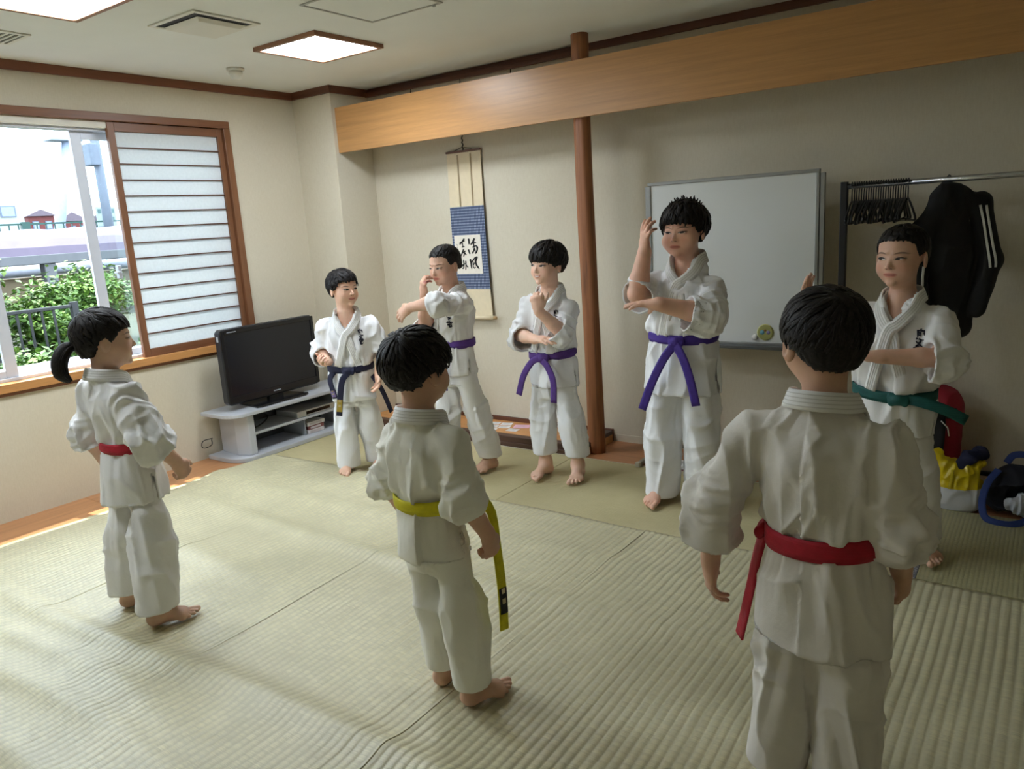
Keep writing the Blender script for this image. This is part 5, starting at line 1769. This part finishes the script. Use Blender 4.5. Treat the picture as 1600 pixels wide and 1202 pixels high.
ng.cone(vec(4.36, 3.90, 0.262), vec(4.40, 3.96, 0.272), 0.022, 0.030, 0.02, side=vec(1, 0, 0), su=1.3)
V_, Q_ = ng.mesh(0.005, 1)
N_ = vnormals(V_, Q_); V_ = V_ + N_ * (0.006 * folds(V_, (25, 25, 25), 4.0))[:, None]
tag(np_mesh('folded_garment', V_, Q_, plain('garment_navy', (24, 28, 62), 0.8)), 'dark navy garment draped over the top of the yellow bag', 'garment')

tt_ = empty('tote_bag', (4.58, 3.92, 0.0135))
tag(tt_, 'dark navy tote bag lying open with blue handles at the right edge', 'bag')
TTF = Field()
TTF.cone(vec(4.50, 3.95, 0.10), vec(4.74, 3.95, 0.10), 0.088, 0.09, 0.03, side=vec(0, 1, 0), su=1.15)
TTF.cone(vec(4.52, 3.99, 0.17), vec(4.74, 3.99, 0.165), 0.05, 0.05, 0.05)
TTF.cone(vec(4.50, 3.83, 0.105), vec(4.72, 3.83, 0.10), 0.068, 0.068, 0, op='s')
TTF.ell(vec(4.60, 3.87, 0.10), (0.10, 0.07, 0.068), None, 0, 's')
TTF.cut(lambda P: 0.0145 - P[..., 2], (4.3, 3.7, -0.1), (4.9, 4.2, 0.1), 'i')
V_, Q_ = TTF.mesh(0.006, 1)
N_ = vnormals(V_, Q_); V_ = V_ + N_ * (0.006 * folds(V_, (14, 14, 14), 9.0))[:, None]
V_[:, 2] = np.maximum(V_[:, 2], 0.0138)
np_mesh('bag_body', V_, Q_, plain('tote_navy', (20, 22, 34), 0.8), tt_)
M_TH = plain('tote_handle_blue', (34, 54, 112), 0.75, bump=0.3, bscale=400)
hp1 = resample(np.array([(4.475, 3.915, 0.215), (4.440, 3.862, 0.165), (4.425, 3.825, 0.090), (4.440, 3.785, 0.032), (4.485, 3.755, 0.022), (4.545, 3.760, 0.022), (4.600, 3.800, 0.040), (4.640, 3.85, 0.11), (4.648, 3.90, 0.195)]), 36)
nn = []
for i, p_ in enumerate(hp1):
    nn.append(unit(vec(-0.25, -0.9, 0.45)))
v_, q_ = ribbon_mesh(hp1, np.array(nn), 0.030, 0.004)
v_[:, 2] = np.maximum(v_[:, 2], 0.0138)
np_mesh('handle', v_, q_, M_TH, tt_)
hp2 = resample(np.array([(4.50, 4.0, 0.225), (4.53, 4.02, 0.262), (4.60, 4.02, 0.262), (4.66, 4.0, 0.222)]), 20)
v_, q_ = ribbon_mesh(hp2, np.repeat(unit(vec(0, -0.9, 0.4))[None], 20, 0), 0.030, 0.004)
np_mesh('handle', v_, q_, M_TH, tt_)
cf = Field()
for c, r in (((4.545, 3.872, 0.075), 0.038), ((4.585, 3.868, 0.068), 0.042), ((4.62, 3.882, 0.072), 0.036), ((4.575, 3.888, 0.100), 0.030)):
    cf.ell(vec(c), (r, r * 0.8, r * 0.9), None, 0.02)
V_, Q_ = cf.mesh(0.004, 1)
N_ = vnormals(V_, Q_); V_ = V_ + N_ * (0.009 * folds(V_, (34, 34, 20), 3.0))[:, None]
tag(np_mesh('bundled_cloth', V_, Q_, plain('cloth_pale_grey', (188, 190, 198), 0.85)), 'pale grey crumpled cloth stuffed in the open tote bag', 'cloth')

# ================================================================== OUTSIDE THE WINDOW
M_CONC = plain('concrete_ledge', (112, 112, 122), 0.85, bump=0.2, bscale=40)
ldg = struct(box('trim_8', -0.75, -0.141, 0.2, 6.5, 0.55, 0.742, M_CONC, bevel=0.01))
eave = struct(box('added_sun_eave', -0.50, -0.141, -1.0, 5.5, 2.56, 2.66, plain('eave_paint', (190, 190, 188), 0.8)))  # unseen overhang, added to cut the sunlight to a narrow floor strip
gr = struct(box('ground', -90, -0.76, -30, 60, -0.6, 0.30, plain('ground_soil', (58, 62, 46), 0.95, var=0.3, vscale=2)))
M_BKM = plain('railing_black', (30, 32, 36), 0.5)
rl = empty('railing', (-3.0, 3.0, 0.3))
tag(rl, 'dark metal railing among the shrubs outside the window', 'railing')
box('top_rail', -3.02, -2.98, 1.6, 3.56, 0.905, 0.935, M_BKM, rl, 0.004)
box('bottom_rail', -3.015, -2.985, 1.6, 3.56, 0.50, 0.525, M_BKM, rl, 0.004)
for i in range(17):
    yy = 1.66 + i * 0.105
    box('baluster', -3.009, -2.991, yy - 0.009, yy + 0.009, 0.525, 0.905, M_BKM, rl)
box('post', -3.03, -2.97, 3.50, 3.56, 0.30, 0.96, M_BKM, rl, 0.004)
box('post', -3.03, -2.97, 2.06, 2.12, 0.30, 0.94, M_BKM, rl, 0.004)
M_LEAF = NT('leaf_green')
_o = M_LEAF.obj(); _f = M_LEAF.noise(_o, 9.0, 3)
M_LEAF.set(Base_Color=M_LEAF.ramp(_f, [(0.3, lin(46, 76, 28)), (0.5, lin(76, 110, 38)), (0.72, lin(116, 142, 56))]), Roughness=0.55)
M_LEAF = M_LEAF.m
M_STEM = plain('shrub_stem', (74, 58, 40), 0.9)
def shrub(c, r, h, n, label, seed):
    t = empty('shrub', c)
    tag(t, label, 'shrub', 'shrubs outside the window')
    g_ = np.random.RandomState(seed)
    # lumpy crown: leaves gather on a handful of boughs
    nb_ = 26
    bc = np.stack([g_.normal(0, r * 0.42, nb_), g_.normal(0, r * 0.42, nb_), h * g_.uniform(0.15, 1.0, nb_)], -1)
    bc[:, :2] *= (1.15 - 0.75 * (bc[:, 2:] / h))
    k = g_.randint(0, nb_, n)
    P = bc[k] + g_.normal(0, 0.115 * r + 0.02, (n, 3))
    P[:, 2] = np.clip(P[:, 2], 0.02, None)
    P += np.array(c)
    d = g_.normal(0, 1, (n, 3)); d[:, 2] = d[:, 2] * 0.5 - 0.25
    d /= np.linalg.norm(d, axis=1, keepdims=True)
    s = np.cross(d, g_.normal(0, 1, (n, 3)) * 0.4 + [0, 0, 1]); s /= np.linalg.norm(s, axis=1, keepdims=True) + 1e-9
    L = g_.uniform(0.05, 0.09, n)[:, None]
    up = np.cross(s, d)
    V = np.stack([P, P + d * L * 0.5 + s * L * 0.3 + up * L * 0.06, P + d * L, P + d * L * 0.5 - s * L * 0.3 + up * L * 0.06], 1).reshape(-1, 3)
    np_mesh('foliage', V, np.arange(4 * n).reshape(-1, 4), M_LEAF, t, False)['kind'] = 'stuff'
    bm = bmesh.new()
    for q in bc[::2]:
        b0 = Vector(c); b1 = Vector(c) + Vector(q)
        add_tube(bm, [b0, b0.lerp(b1, 0.5) + Vector((0, 0, 0.05)), b1], [0.018, 0.012, 0.005], 5)
    bm_obj('stem', bm, M_STEM, t)
shrub((-4.3, 3.15, 0.30), 0.62, 1.02, 5200, 'tall light-green shrub behind the railing, nearest the window edge', 1)
shrub((-4.1, 3.80, 0.30), 0.50, 0.72, 3600, 'light-green shrub behind the railing post', 2)
shrub((-4.9, 4.70, 0.30), 0.65, 0.85, 4200, 'green shrub partly hidden by the window sash', 3)
shrub((-4.0, 2.30, 0.30), 0.60, 0.80, 3200, 'green shrub at the far left of the railing', 4)
shrub((-2.2, 2.75, 0.30), 0.42, 0.22, 2600, 'low straggly plant in front of the railing', 5)
shrub((-2.3, 3.45, 0.30), 0.40, 0.18, 2000, 'low dark plant beside the railing post', 6)
# covered walkway with ribbed vault roof
cwk = empty('covered_walkway', (-10, 7, 0.3))
tag(cwk, 'covered walkway with ribbed mauve vaulted roof beyond the shrubs', 'walkway')
M_ROOF = plain('walkway_roof', (72, 62, 80), 0.5)
bm = bmesh.new()
nseg = 10
def arch(y, e):
    return [(-8.75 - 1.9 * (1 - math.cos(PI * k / nseg)) / 2 * 1.4, y, 1.37 + (0.44 + e) * math.sin(PI * k / nseg)) for k in range(nseg + 1)]
ny_ = 120
prev = None
for i in range(ny_ + 1):
    y = -6 + 26 * i / ny_
    ring = [bm.verts.new(p_) for p_ in arch(y, 0.018 if i % 4 < 2 else 0.0)]
    if prev:
        for k in range(nseg):
            bm.faces.new([prev[k], prev[k + 1], ring[k + 1], ring[k]])
    prev = ring
bm_obj('vault', bm, M_ROOF, cwk)
M_STEEL = plain('walkway_steel', (84, 86, 90), 0.5, 0.2)
box('eave_beam', -8.95, -8.70, -6, 20, 1.24, 1.385, M_STEEL, cwk, 0.01)
box('eave_beam', -11.5, -11.3, -6, 20, 1.24, 1.385, M_STEEL, cwk, 0.01)
for yy in (-1.0, 2.4, 5.95, 9.5, 13.0):
    box('post', -8.93, -8.75, yy - 0.09, yy + 0.09, 0.30, 1.24, M_STEEL, cwk, 0.01)
    box('post', -11.48, -11.30, yy - 0.09, yy + 0.09, 0.30, 1.24, M_STEEL, cwk, 0.01)
gd = empty('guard_rail', (-12.6, 7, 0.3))
tag(gd, 'white road guard wall with pale pipe beyond the covered walkway', 'guard rail')
box('wall', -12.9, -12.7, -8, 26, 0.30, 0.92, plain('guard_beige', (120, 108, 86), 0.8), gd)
lathe('pipe', [(0.0, -8), (0.11, -8), (0.11, 26), (0.0, 26)], (-12.6, 0, 1.06), plain('guard_pipe', (140, 144, 156), 0.4), gd, 12, 'y')
fn = empty('bridge_fence', (-15, 9, 0.3))
tag(fn, 'green bridge fence above the mauve walkway roof', 'fence')
M_GRN = plain('fence_green', (24, 66, 60), 0.5)
box('deck', -15.6, -15.02, -10, 34, 0.30, 1.80, plain('bridge_concrete', (96, 96, 94), 0.8), fn)
box('top_rail', -15.03, -14.97, -10, 34, 2.05, 2.09, M_GRN, fn)
box('low_rail', -15.02, -14.98, -10, 34, 1.83, 1.86, M_GRN, fn)
for i in range(45):
    box('fence_bar', -15.012, -14.988, 4 + i * 0.2 - 0.012, 4 + i * 0.2 + 0.012, 1.8, 2.06, M_GRN, fn)
for yy in (5.0, 8.35, 11.7):
    box('post', -15.05, -14.95, yy - 0.09, yy + 0.09, 1.8, 2.12, M_GRN, fn)
def far_building(x, y0, y1, z1, rgb, label, floors=2, cols=3, depth=6.0, roof=None):
    t = empty('building', (x, (y0 + y1) / 2, 0.3))
    tag(t, label, 'building')
    box('walls', x - depth, x, y0, y1, 0.30, z1, plain('bld_%d_%d' % (rgb[0], rgb[2]), rgb, 0.8), t)
    if roof:
        prism('roof', [(y0 - 0.15, z1), (y1 + 0.15, z1), ((y0 + y1) / 2, z1 + roof)], 'x', x - depth - 0.1, x + 0.15, plain('bld_roof_dark', (92, 82, 92), 0.7), t)
    w_ = (y1 - y0) / cols
    for f_ in range(floors):
        for c_ in range(cols):
            zc_ = z1 - 0.45 - f_ * 0.75
            ya = y0 + w_ * (c_ + 0.25)
            wn = box('window', x, x + 0.04, ya, ya + w_ * 0.5, zc_ - 0.26, zc_ + 0.18, plain('bld_window', (84, 96, 116), 0.3), t)
            box('pane', x + 0.04, x + 0.05, ya + 0.05, ya + w_ * 0.5 - 0.05, zc_ - 0.22, zc_ + 0.14, plain('bld_pane', (120, 140, 164), 0.15), wn)
far_building(-40, 19.2, 20.5, 3.25, (96, 46, 46), 'red brick house beyond the bridge, left of the leaning pylon', 2, 2, roof=0.35)
far_building(-42, 21.6, 23.2, 3.0, (102, 50, 50), 'red brick house beyond the bridge, right of the leaning pylon', 2, 3, roof=0.5)
far_building(-44, 24.0, 25.8, 3.0, (90, 80, 92), 'grey house beyond the bridge nearest the sash', 2, 3, roof=0.4)
far_building(-30, 9.0, 14.75, 3.55, (150, 158, 154), 'large pale flat-roofed block beyond the bridge', 1, 5)
py = empty('pylon', (-22, 11.87, 0.3))
tag(py, 'pale leaning pylon rising behind the bridge fence', 'pylon')
tube('mast', [(-22, 11.87, 0.30), (-22, 12.55, 2.9), (-22, 13.10, 5.0)], [0.17, 0.16, 0.15], plain('pylon_pale', (134, 146, 164), 0.5), py, 14)
boxes('head', [(-22.3, -21.7, 12.45, 13.45, 4.86, 5.12)], plain('pylon_pale', (134, 146, 164), 0.5), py, 0.03)
sg = empty('road_sign', (-16.5, 11.6, 0.3))
tag(sg, 'pale road sign with dark lettering seen through the sash glass', 'sign')
box('board', -16.5, -16.45, 10.78, 11.30, 1.98, 2.50, plain('sign_pale', (140, 150, 150), 0.5), sg, 0.01)
boxes('sign_lettering', [(-16.45, -16.44, 10.82 + 0.12 * k, 10.90 + 0.12 * k, 2.33, 2.44) for k in range(4)] + [(-16.45, -16.44, 10.92 + 0.12 * k, 11.00 + 0.12 * k, 2.14, 2.23) for k in range(3)], plain('sign_ink', (70, 96, 96), 0.6), sg)
for yy in (10.84, 11.24):
    lathe('sign_post', [(0.0, 0.3), (0.04, 0.3), (0.04, 1.98), (0.0, 1.98)], (-16.48, yy, 0), M_STEEL, sg, 10)
ul = empty('utility_pole', (-14.4, 9.98, 0.3))
tag(ul, 'grey utility pole with transformer box seen through the sash glass', 'pole')
tube('mast', [(-14.4, 9.98, 0.30), (-14.4, 9.98, 5.2)], [0.12, 0.10], plain('pole_grey', (96, 104, 118), 0.6), ul, 12)
boxes('transformer', [(-14.6, -14.2, 9.72, 9.95, 3.35, 3.86)], plain('pole_grey', (96, 104, 118), 0.6), ul, 0.03)
boxes('cross_arm', [(-14.45, -14.35, 9.5, 10.5, 3.98, 4.08)], plain('pole_grey', (96, 104, 118), 0.6), ul, 0.01)
# ================================================================== THE EIGHT CHILDREN
WHITE = ('gi_white', (238, 238, 240))
SPECS = dict(
 A=dict(seed=11, base=(1.759, 1.376), face=92, H=1.245, head=66, hs=0.212, hpos=(0.020, 0.028, 1.018), floor=0.012,
    label='girl with a black ponytail and red belt standing by the window, seen from behind', cloth=('gi_grey_white', (232, 231, 230)),
    neck=(0.008, 0.010, 0.985), waist=(0.026, 0.045, 0.722), bw=0.100, bd=0.082, cw=0.128, cd=0.098, hw=0.122, hd=0.108, hem=0.50, tz=0.075,
    tr=(0.088, 0.082, 0.080), belt=('belt_red', (178, 24, 48)), knot=90, bwid=0.034, neckw=0.92,
    L=dict(sh=(-0.120, 0.012, 0.942), el=(-0.175, 0.000, 0.755), wr=(-0.170, 0.055, 0.595), cuff=0.22, sr=(0.060, 0.060, 0.070), ank=(-0.125, 0.030), foot=75, hand=dict(d=(0.05, 0.15, -1), n=(1, 0.1, 0), curl=(30, 35, 25))),
    R=dict(sh=(0.132, 0.012, 0.942), el=(0.205, 0.020, 0.765), wr=(0.190, 0.120, 0.640), cuff=0.30, sr=(0.064, 0.074, 0.086), ank=(0.130, -0.010), foot=58, hand=dict(d=(0.0, 0.45, -0.9), n=(-1, 0, -0.1), curl=(70, 80, 40))),
    hair=dict(fringe=0.66, side=0.52, nape=0.20, locks=170, thick=0.040, lift=0.008, hang=0.02, len=1.3, tail=[(0.0, -0.50, 0.42), (0.0, -0.62, 0.40), (0.02, -0.74, 0.22), (0.02, -0.76, 0.0), (0.0, -0.66, -0.16)]),
    tone=(214, 174, 150)),
 B=dict(seed=23, base=(3.175, 1.608), face=88, H=1.18, head=82, hs=0.208, hpos=(-0.028, -0.020, 0.954), floor=0.012,
    label='small boy with a yellow belt, seen from behind', cloth=('gi_cream', (238, 236, 226)),
    neck=(-0.030, -0.035, 0.918), waist=(-0.030, -0.028, 0.668), bw=0.093, bd=0.080, cw=0.122, cd=0.092, hw=0.113, hd=0.096, hem=0.492, tz=0.075,
    tr=(0.080, 0.072, 0.060), belt=('belt_yellow', (214, 204, 22)), knot=75, bwid=0.034, bgrid=0.0038, grid=0.0055, neckw=0.95,
    L=dict(sh=(-0.146, -0.030, 0.878), el=(-0.195, -0.035, 0.705), wr=(-0.190, 0.030, 0.565), cuff=0.15, sr=(0.058, 0.056, 0.062), ank=(-0.066, 0.020), foot=72, hand=dict(d=(0.05, 0.2, -1), n=(1, 0.1, 0), curl=(35, 40, 25))),
    R=dict(sh=(0.086, -0.032, 0.878), el=(0.135, -0.055, 0.705), wr=(0.150, 0.020, 0.568), cuff=0.15, sr=(0.058, 0.058, 0.064), ank=(0.080, -0.014), foot=61, hand=dict(d=(0.0, 0.22, -1), n=(-1, 0.1, 0), curl=(55, 70, 40))),
    tails=(dict(abs=[(0.075, 0.075, 0.655), (0.105, 0.095, 0.60), (0.145, 0.060, 0.505), (0.160, 0.050, 0.42), (0.166, 0.045, 0.34), (0.172, 0.035, 0.265)], n=(0.95, -0.1, 0.0), mark=(10, 14, (30, 28, 30))),),
    hair=dict(fringe=0.62, side=0.50, nape=0.26, locks=460, thick=0.072, lift=0.022, hang=0.10, flick=0.02, lw=0.7), tone=(208, 166, 140)),
 C=dict(seed=37, base=(4.205, 1.72), face=86, H=1.275, head=128, hs=0.212, hpos=(0.004, 0.015, 1.052), floor=0.012,
    label='boy with a crimson belt nearest the camera, seen from behind', cloth=('gi_ivory', (226, 221, 214)),
    neck=(0.010, 0.004, 1.018), waist=(0.020, 0.010, 0.705), bw=0.118, bd=0.094, cw=0.150, cd=0.112, hw=0.150, hd=0.122, hem=0.452, tz=0.07,
    tr=(0.084, 0.078, 0.076), hipx=0.060, belt=('belt_crimson', (176, 18, 44)), knot=172, btilt=0.012, bwid=0.046, bgrid=0.0040, grid=0.0050,
    L=dict(sh=(-0.150, -0.002, 0.965), el=(-0.230, -0.035, 0.770), wr=(-0.256, 0.000, 0.572), cuff=0.52, sr=(0.062, 0.066, 0.080), ank=(-0.080, 0.0), foot=95, hand=dict(d=(-0.05, 0.1, -1), n=(0.8, 0.6, 0), curl=[(10, 14, 10), (18, 22, 14), (26, 28, 18), (36, 34, 22)], spread=0.14)),
    R=dict(sh=(0.150, 0.002, 0.965), el=(0.180, -0.010, 0.770), wr=(0.165, 0.095, 0.620), cuff=0.25, sr=(0.062, 0.062, 0.068), ank=(0.090, 0.0), foot=75, hand=dict(d=(0.05, 0.3, -1), n=(-1, 0.1, 0), curl=(30, 35, 25))),
    tails=(dict(p=[(0.0, 0.01, -0.01), (0.014, 0.022, -0.08), (0.030, 0.034, -0.18), (0.050, 0.048, -0.29)], n=(-0.75, -0.65, 0.1)),),
    hair=dict(fringe=0.62, side=0.50, nape=0.22, locks=620, thick=0.050, lift=0.012, hang=0.05, flick=0.006, lw=0.6, whorl=0.12), tone=(212, 168, 142)),
 D=dict(seed=41, base=(1.189, 3.131), face=-52, H=1.24, head=-8, hs=0.208, hpos=(0.004, 0.018, 1.022), floor=0.006,
    label='boy with a navy belt standing beside the television', cloth=WHITE,
    neck=(0.006, 0.002, 0.975), waist=(0.014, 0.002, 0.650), bw=0.122, bd=0.092, cw=0.140, cd=0.100, hw=0.128, hd=0.106, hem=0.452, tz=0.035,
    tr=(0.082, 0.074, 0.074), belt=('belt_navy', (18, 22, 56)), knot=90, emblem=(-0.075, 0.885, 0.036, -0.05), zv=0.875,
    L=dict(sh=(-0.135, 0.002, 0.920), el=(-0.185, -0.020, 0.738), wr=(-0.155, 0.060, 0.610), cuff=0.18, sr=(0.064, 0.064, 0.070), ank=(-0.080, -0.040), foot=-40, hand=dict(d=(0.1, 0.35, -1), n=(0.7, 0.5, 0.1), curl=(20, 25, 15), spread=0.1)),
    R=dict(sh=(0.146, 0.002, 0.920), el=(0.198, -0.050, 0.758), wr=(0.128, 0.085, 0.705), cuff=0.42, sr=(0.064, 0.064, 0.070), ank=(0.080, 0.040), foot=-62, hand=dict(d=(0.35, 0.75, 0.05), n=(-0.5, 0.2, 0.85), curl=(45, 60, 35))),
    tails=(dict(p=[(0.0, 0.016, -0.01), (-0.035, 0.03, -0.05), (-0.055, 0.035, -0.14), (-0.075, 0.03, -0.26)], mark=(11, 15, (176, 150, 60))),
           dict(abs=[(0.10, 0.075, 0.645), (0.128, 0.085, 0.60), (0.120, 0.085, 0.53), (0.110, 0.085, 0.48)], n=(0.5, 0.85, 0.0), mark=(10, 15, (120, 104, 150))),
           dict(abs=[(-0.115, 0.06, 0.60), (-0.165, 0.05, 0.50), (-0.205, 0.03, 0.36)], n=(-0.9, 0.5, 0.0))),
    hair=dict(fringe=0.70, side=0.52, nape=0.24, locks=260, thick=0.045, lift=0.016, hang=0.10, len=0.9), facek=dict(gaze=(-0.02, 0.0), smile=0.35), tone=(232, 188, 162)),
 E=dict(seed=53, base=(1.859, 3.34), face=-108, H=1.35, head=-97, hs=0.212, hpos=(0.012, 0.040, 1.132), hpitch=-8, floor=0.004,
    label='boy with a violet belt and raised forearm in front of the hanging scroll', cloth=('gi_soft_white', (228, 226, 224)),
    neck=(0.010, 0.012, 1.095), waist=(0.011, 0.012, 0.795), bw=0.112, bd=0.085, cw=0.136, cd=0.102, hw=0.124, hd=0.102, hem=0.612, tz=0.085,
    tr=(0.082, 0.074, 0.070), belt=('belt_violet', (84, 48, 132)), knot=90, emblem=(-0.070, 0.985, 0.036, 0.0), zv=0.985,
    L=dict(sh=(-0.130, 0.030, 1.055), el=(-0.168, 0.235, 1.060), wr=(0.000, 0.300, 1.025), cuff=0.06, sr=(0.066, 0.066, 0.072), drop=0.016, ank=(-0.040, -0.128), foot=-95, knee=(0, 0.0), hand=dict(d=(0.8, 0.35, -0.5), n=(0.25, -0.9, -0.3), curl=(15, 20, 15))),
    R=dict(sh=(0.140, 0.030, 1.050), el=(0.092, 0.165, 0.900), wr=(0.030, 0.185, 1.080), cuff=0.05, sr=(0.064, 0.064, 0.066), ank=(0.040, 0.128), foot=-112, knee=(0, 0.03), hand=dict(d=(-0.1, 0.1, 1), n=(-0.2, -1, 0.1), curl=(40, 50, 30))),
    tails=(dict(p=[(0.0, 0.016, -0.01), (-0.03, 0.03, -0.06), (-0.05, 0.03, -0.16), (-0.06, 0.03, -0.26)]), dict(p=[(0.0, 0.016, -0.01), (0.03, 0.03, -0.05), (0.05, 0.03, -0.14), (0.06, 0.03, -0.25)])),
    hair=dict(fringe=0.76, side=0.55, nape=0.30, locks=60, thick=0.018, lift=0.004, hang=0.02, len=0.5), facek=dict(gaze=(0.02, -0.005), eye_open=0.7), tone=(214, 172, 148)),
 F=dict(seed=67, base=(2.394, 3.52), face=-86, H=1.34, head=-100, hs=0.216, hpos=(0.024, 0.016, 1.108), hroll=-3, floor=0.004,
    label='smiling boy with a violet belt and bowl-cut hair in front of the pillar', cloth=WHITE,
    neck=(0.012, 0.005, 1.070), waist=(0.018, 0.010, 0.722), bw=0.120, bd=0.092, cw=0.140, cd=0.102, hw=0.135, hd=0.108, hem=0.545, tz=0.135,
    tr=(0.082, 0.074, 0.072), belt=('belt_violet', (84, 48, 132)), knot=90, btilt=-0.012, emblem=(-0.062, 0.975, 0.034, -0.05), zv=0.985,
    L=dict(sh=(-0.116, 0.012, 1.000), el=(-0.100, 0.125, 0.865), wr=(-0.020, 0.205, 0.985), cuff=0.22, sr=(0.056, 0.066, 0.076), ank=(-0.098, -0.010), foot=-68, hand=dict(d=(0.15, 0.1, 1), n=(0.2, -1, 0.1), curl=(60, 75, 45))),
    R=dict(sh=(0.150, 0.006, 1.018), el=(0.190, 0.050, 0.825), wr=(0.035, 0.165, 0.825), cuff=0.25, sr=(0.066, 0.068, 0.078), ank=(0.098, 0.010), foot=-92, hand=dict(d=(-1, 0.25, 0.03), n=(0.0, -0.2, -1), curl=(8, 12, 8))),
    tails=(dict(p=[(0.0, 0.016, -0.01), (0.04, 0.03, -0.04), (0.075, 0.035, -0.12), (0.07, 0.03, -0.24)]), dict(p=[(0.0, 0.016, 0.0), (-0.055, 0.02, -0.02), (-0.11, 0.03, -0.10), (-0.15, 0.025, -0.21)])),
    hair=dict(fringe=0.57, side=0.48, nape=0.24, locks=300, thick=0.070, lift=0.020, hang=0.05, len=1.2), facek=dict(gaze=(0.02, 0.0), smile=1.0, teeth=True), tone=(236, 194, 170)),
 G=dict(seed=79, base=(3.148, 3.45), face=-90, H=1.51, head=-95, hs=0.240, hpos=(-0.032, 0.000, 1.238), chub=1.0, girth=1.15, neckw=1.2, floor=0.004,
    label='tallest boy with spiky hair and violet belt, one hand raised before the whiteboard', cloth=WHITE,
    neck=(-0.043, -0.018, 1.224), waist=(-0.018, -0.006, 0.858), bw=0.152, bd=0.125, cw=0.172, cd=0.134, hw=0.180, hd=0.150, hem=0.585, tz=0.030,
    tr=(0.102, 0.094, 0.088), belt=('belt_purple', (66, 40, 140)), knot=98, zv=1.125, bwid=0.040, hipx=0.088, band=0.052,
    L=dict(sh=(-0.182, -0.010, 1.112), el=(-0.205, 0.160, 0.985), wr=(-0.035, 0.310, 1.050), cuff=0.42, sr=(0.070, 0.082, 0.084), ank=(-0.115, -0.015), foot=-76, hand=dict(d=(1, 0.15, 0.02), n=(0.0, 0.0, -1), curl=[(2, 6, 4), (4, 8, 6), (7, 10, 8), (12, 14, 10)], spread=0.10, thumb=(0.3, 0.7, 0.5))),
    R=dict(sh=(0.125, -0.015, 1.130), el=(0.125, 0.190, 1.080), wr=(0.088, 0.175, 1.275), cuff=0.0, sr=(0.082, 0.082, 0.090), ank=(0.100, 0.020), foot=-94, hand=dict(d=(-0.05, 0.0, 1), n=(-0.6, -0.7, 0), curl=[(6, 12, 8), (12, 18, 12), (20, 24, 16), (28, 30, 20)], spread=0.10)),
    tails=(dict(p=[(0.0, 0.02, -0.01), (0.04, 0.035, -0.07), (0.075, 0.04, -0.17), (0.10, 0.03, -0.30)]), dict(p=[(0.0, 0.02, -0.01), (-0.05, 0.035, -0.08), (-0.11, 0.04, -0.20), (-0.16, 0.04, -0.33)])),
    hair=dict(fringe=0.64, side=0.50, nape=0.24, locks=320, thick=0.062, lift=0.030, hang=0.10, flick=0.02, spikes=70), facek=dict(gaze=(0.0, 0.0), smile=-0.1, eye_open=0.75), tone=(230, 182, 158)),
 H=dict(seed=97, base=(4.17, 3.266), face=-100, H=1.36, head=-108, hs=0.226, hpos=(0.032, 0.018, 1.118), floor=0.014,
    label='boy with a green belt and very short hair in front of the clothes rack', cloth=('gi_shade_white', (232, 230, 228)),
    neck=(0.024, 0.006, 1.075), waist=(0.038, 0.012, 0.700), bw=0.138, bd=0.105, cw=0.150, cd=0.112, hw=0.140, hd=0.115, hem=0.535, tz=0.080,
    tr=(0.094, 0.084, 0.078), belt=('belt_green', (10, 82, 78)), knot=110, btilt=0.004, emblem=(-0.075, 0.965, 0.040, 0.05), zv=0.975, bwid=0.040,
    L=dict(sh=(-0.120, 0.010, 1.010), el=(-0.165, 0.125, 0.868), wr=(0.030, 0.225, 0.875), cuff=0.20, sr=(0.060, 0.070, 0.084), ank=(-0.070, -0.045), foot=-56, hand=dict(d=(1, 0.2, 0.05), n=(0.0, 0.0, -1), curl=(10, 15, 10))),
    R=dict(sh=(0.175, 0.008, 1.020), el=(0.305, 0.050, 0.900), wr=(0.345, 0.120, 1.030), cuff=0.15, sr=(0.068, 0.068, 0.074), ank=(0.080, 0.058), foot=-105, hand=dict(d=(0.1, 0.1, 1), n=(-1, 0.1, 0), curl=(10, 15, 10))),
    tails=(dict(abs=[(-0.04, 0.12, 0.70), (-0.10, 0.115, 0.69), (-0.17, 0.09, 0.665), (-0.23, 0.05, 0.625)], n=(-0.3, 0.9, 0.35)),),
    hair=dict(fringe=0.76, side=0.55, nape=0.28, locks=60, thick=0.022, lift=0.004, hang=0.02, len=0.5), facek=dict(gaze=(0.030, 0.0), smile=0.1, eye_open=0.9), tone=(216, 172, 148)),
)

PEOPLE = {k: person(v) for k, v in SPECS.items()}
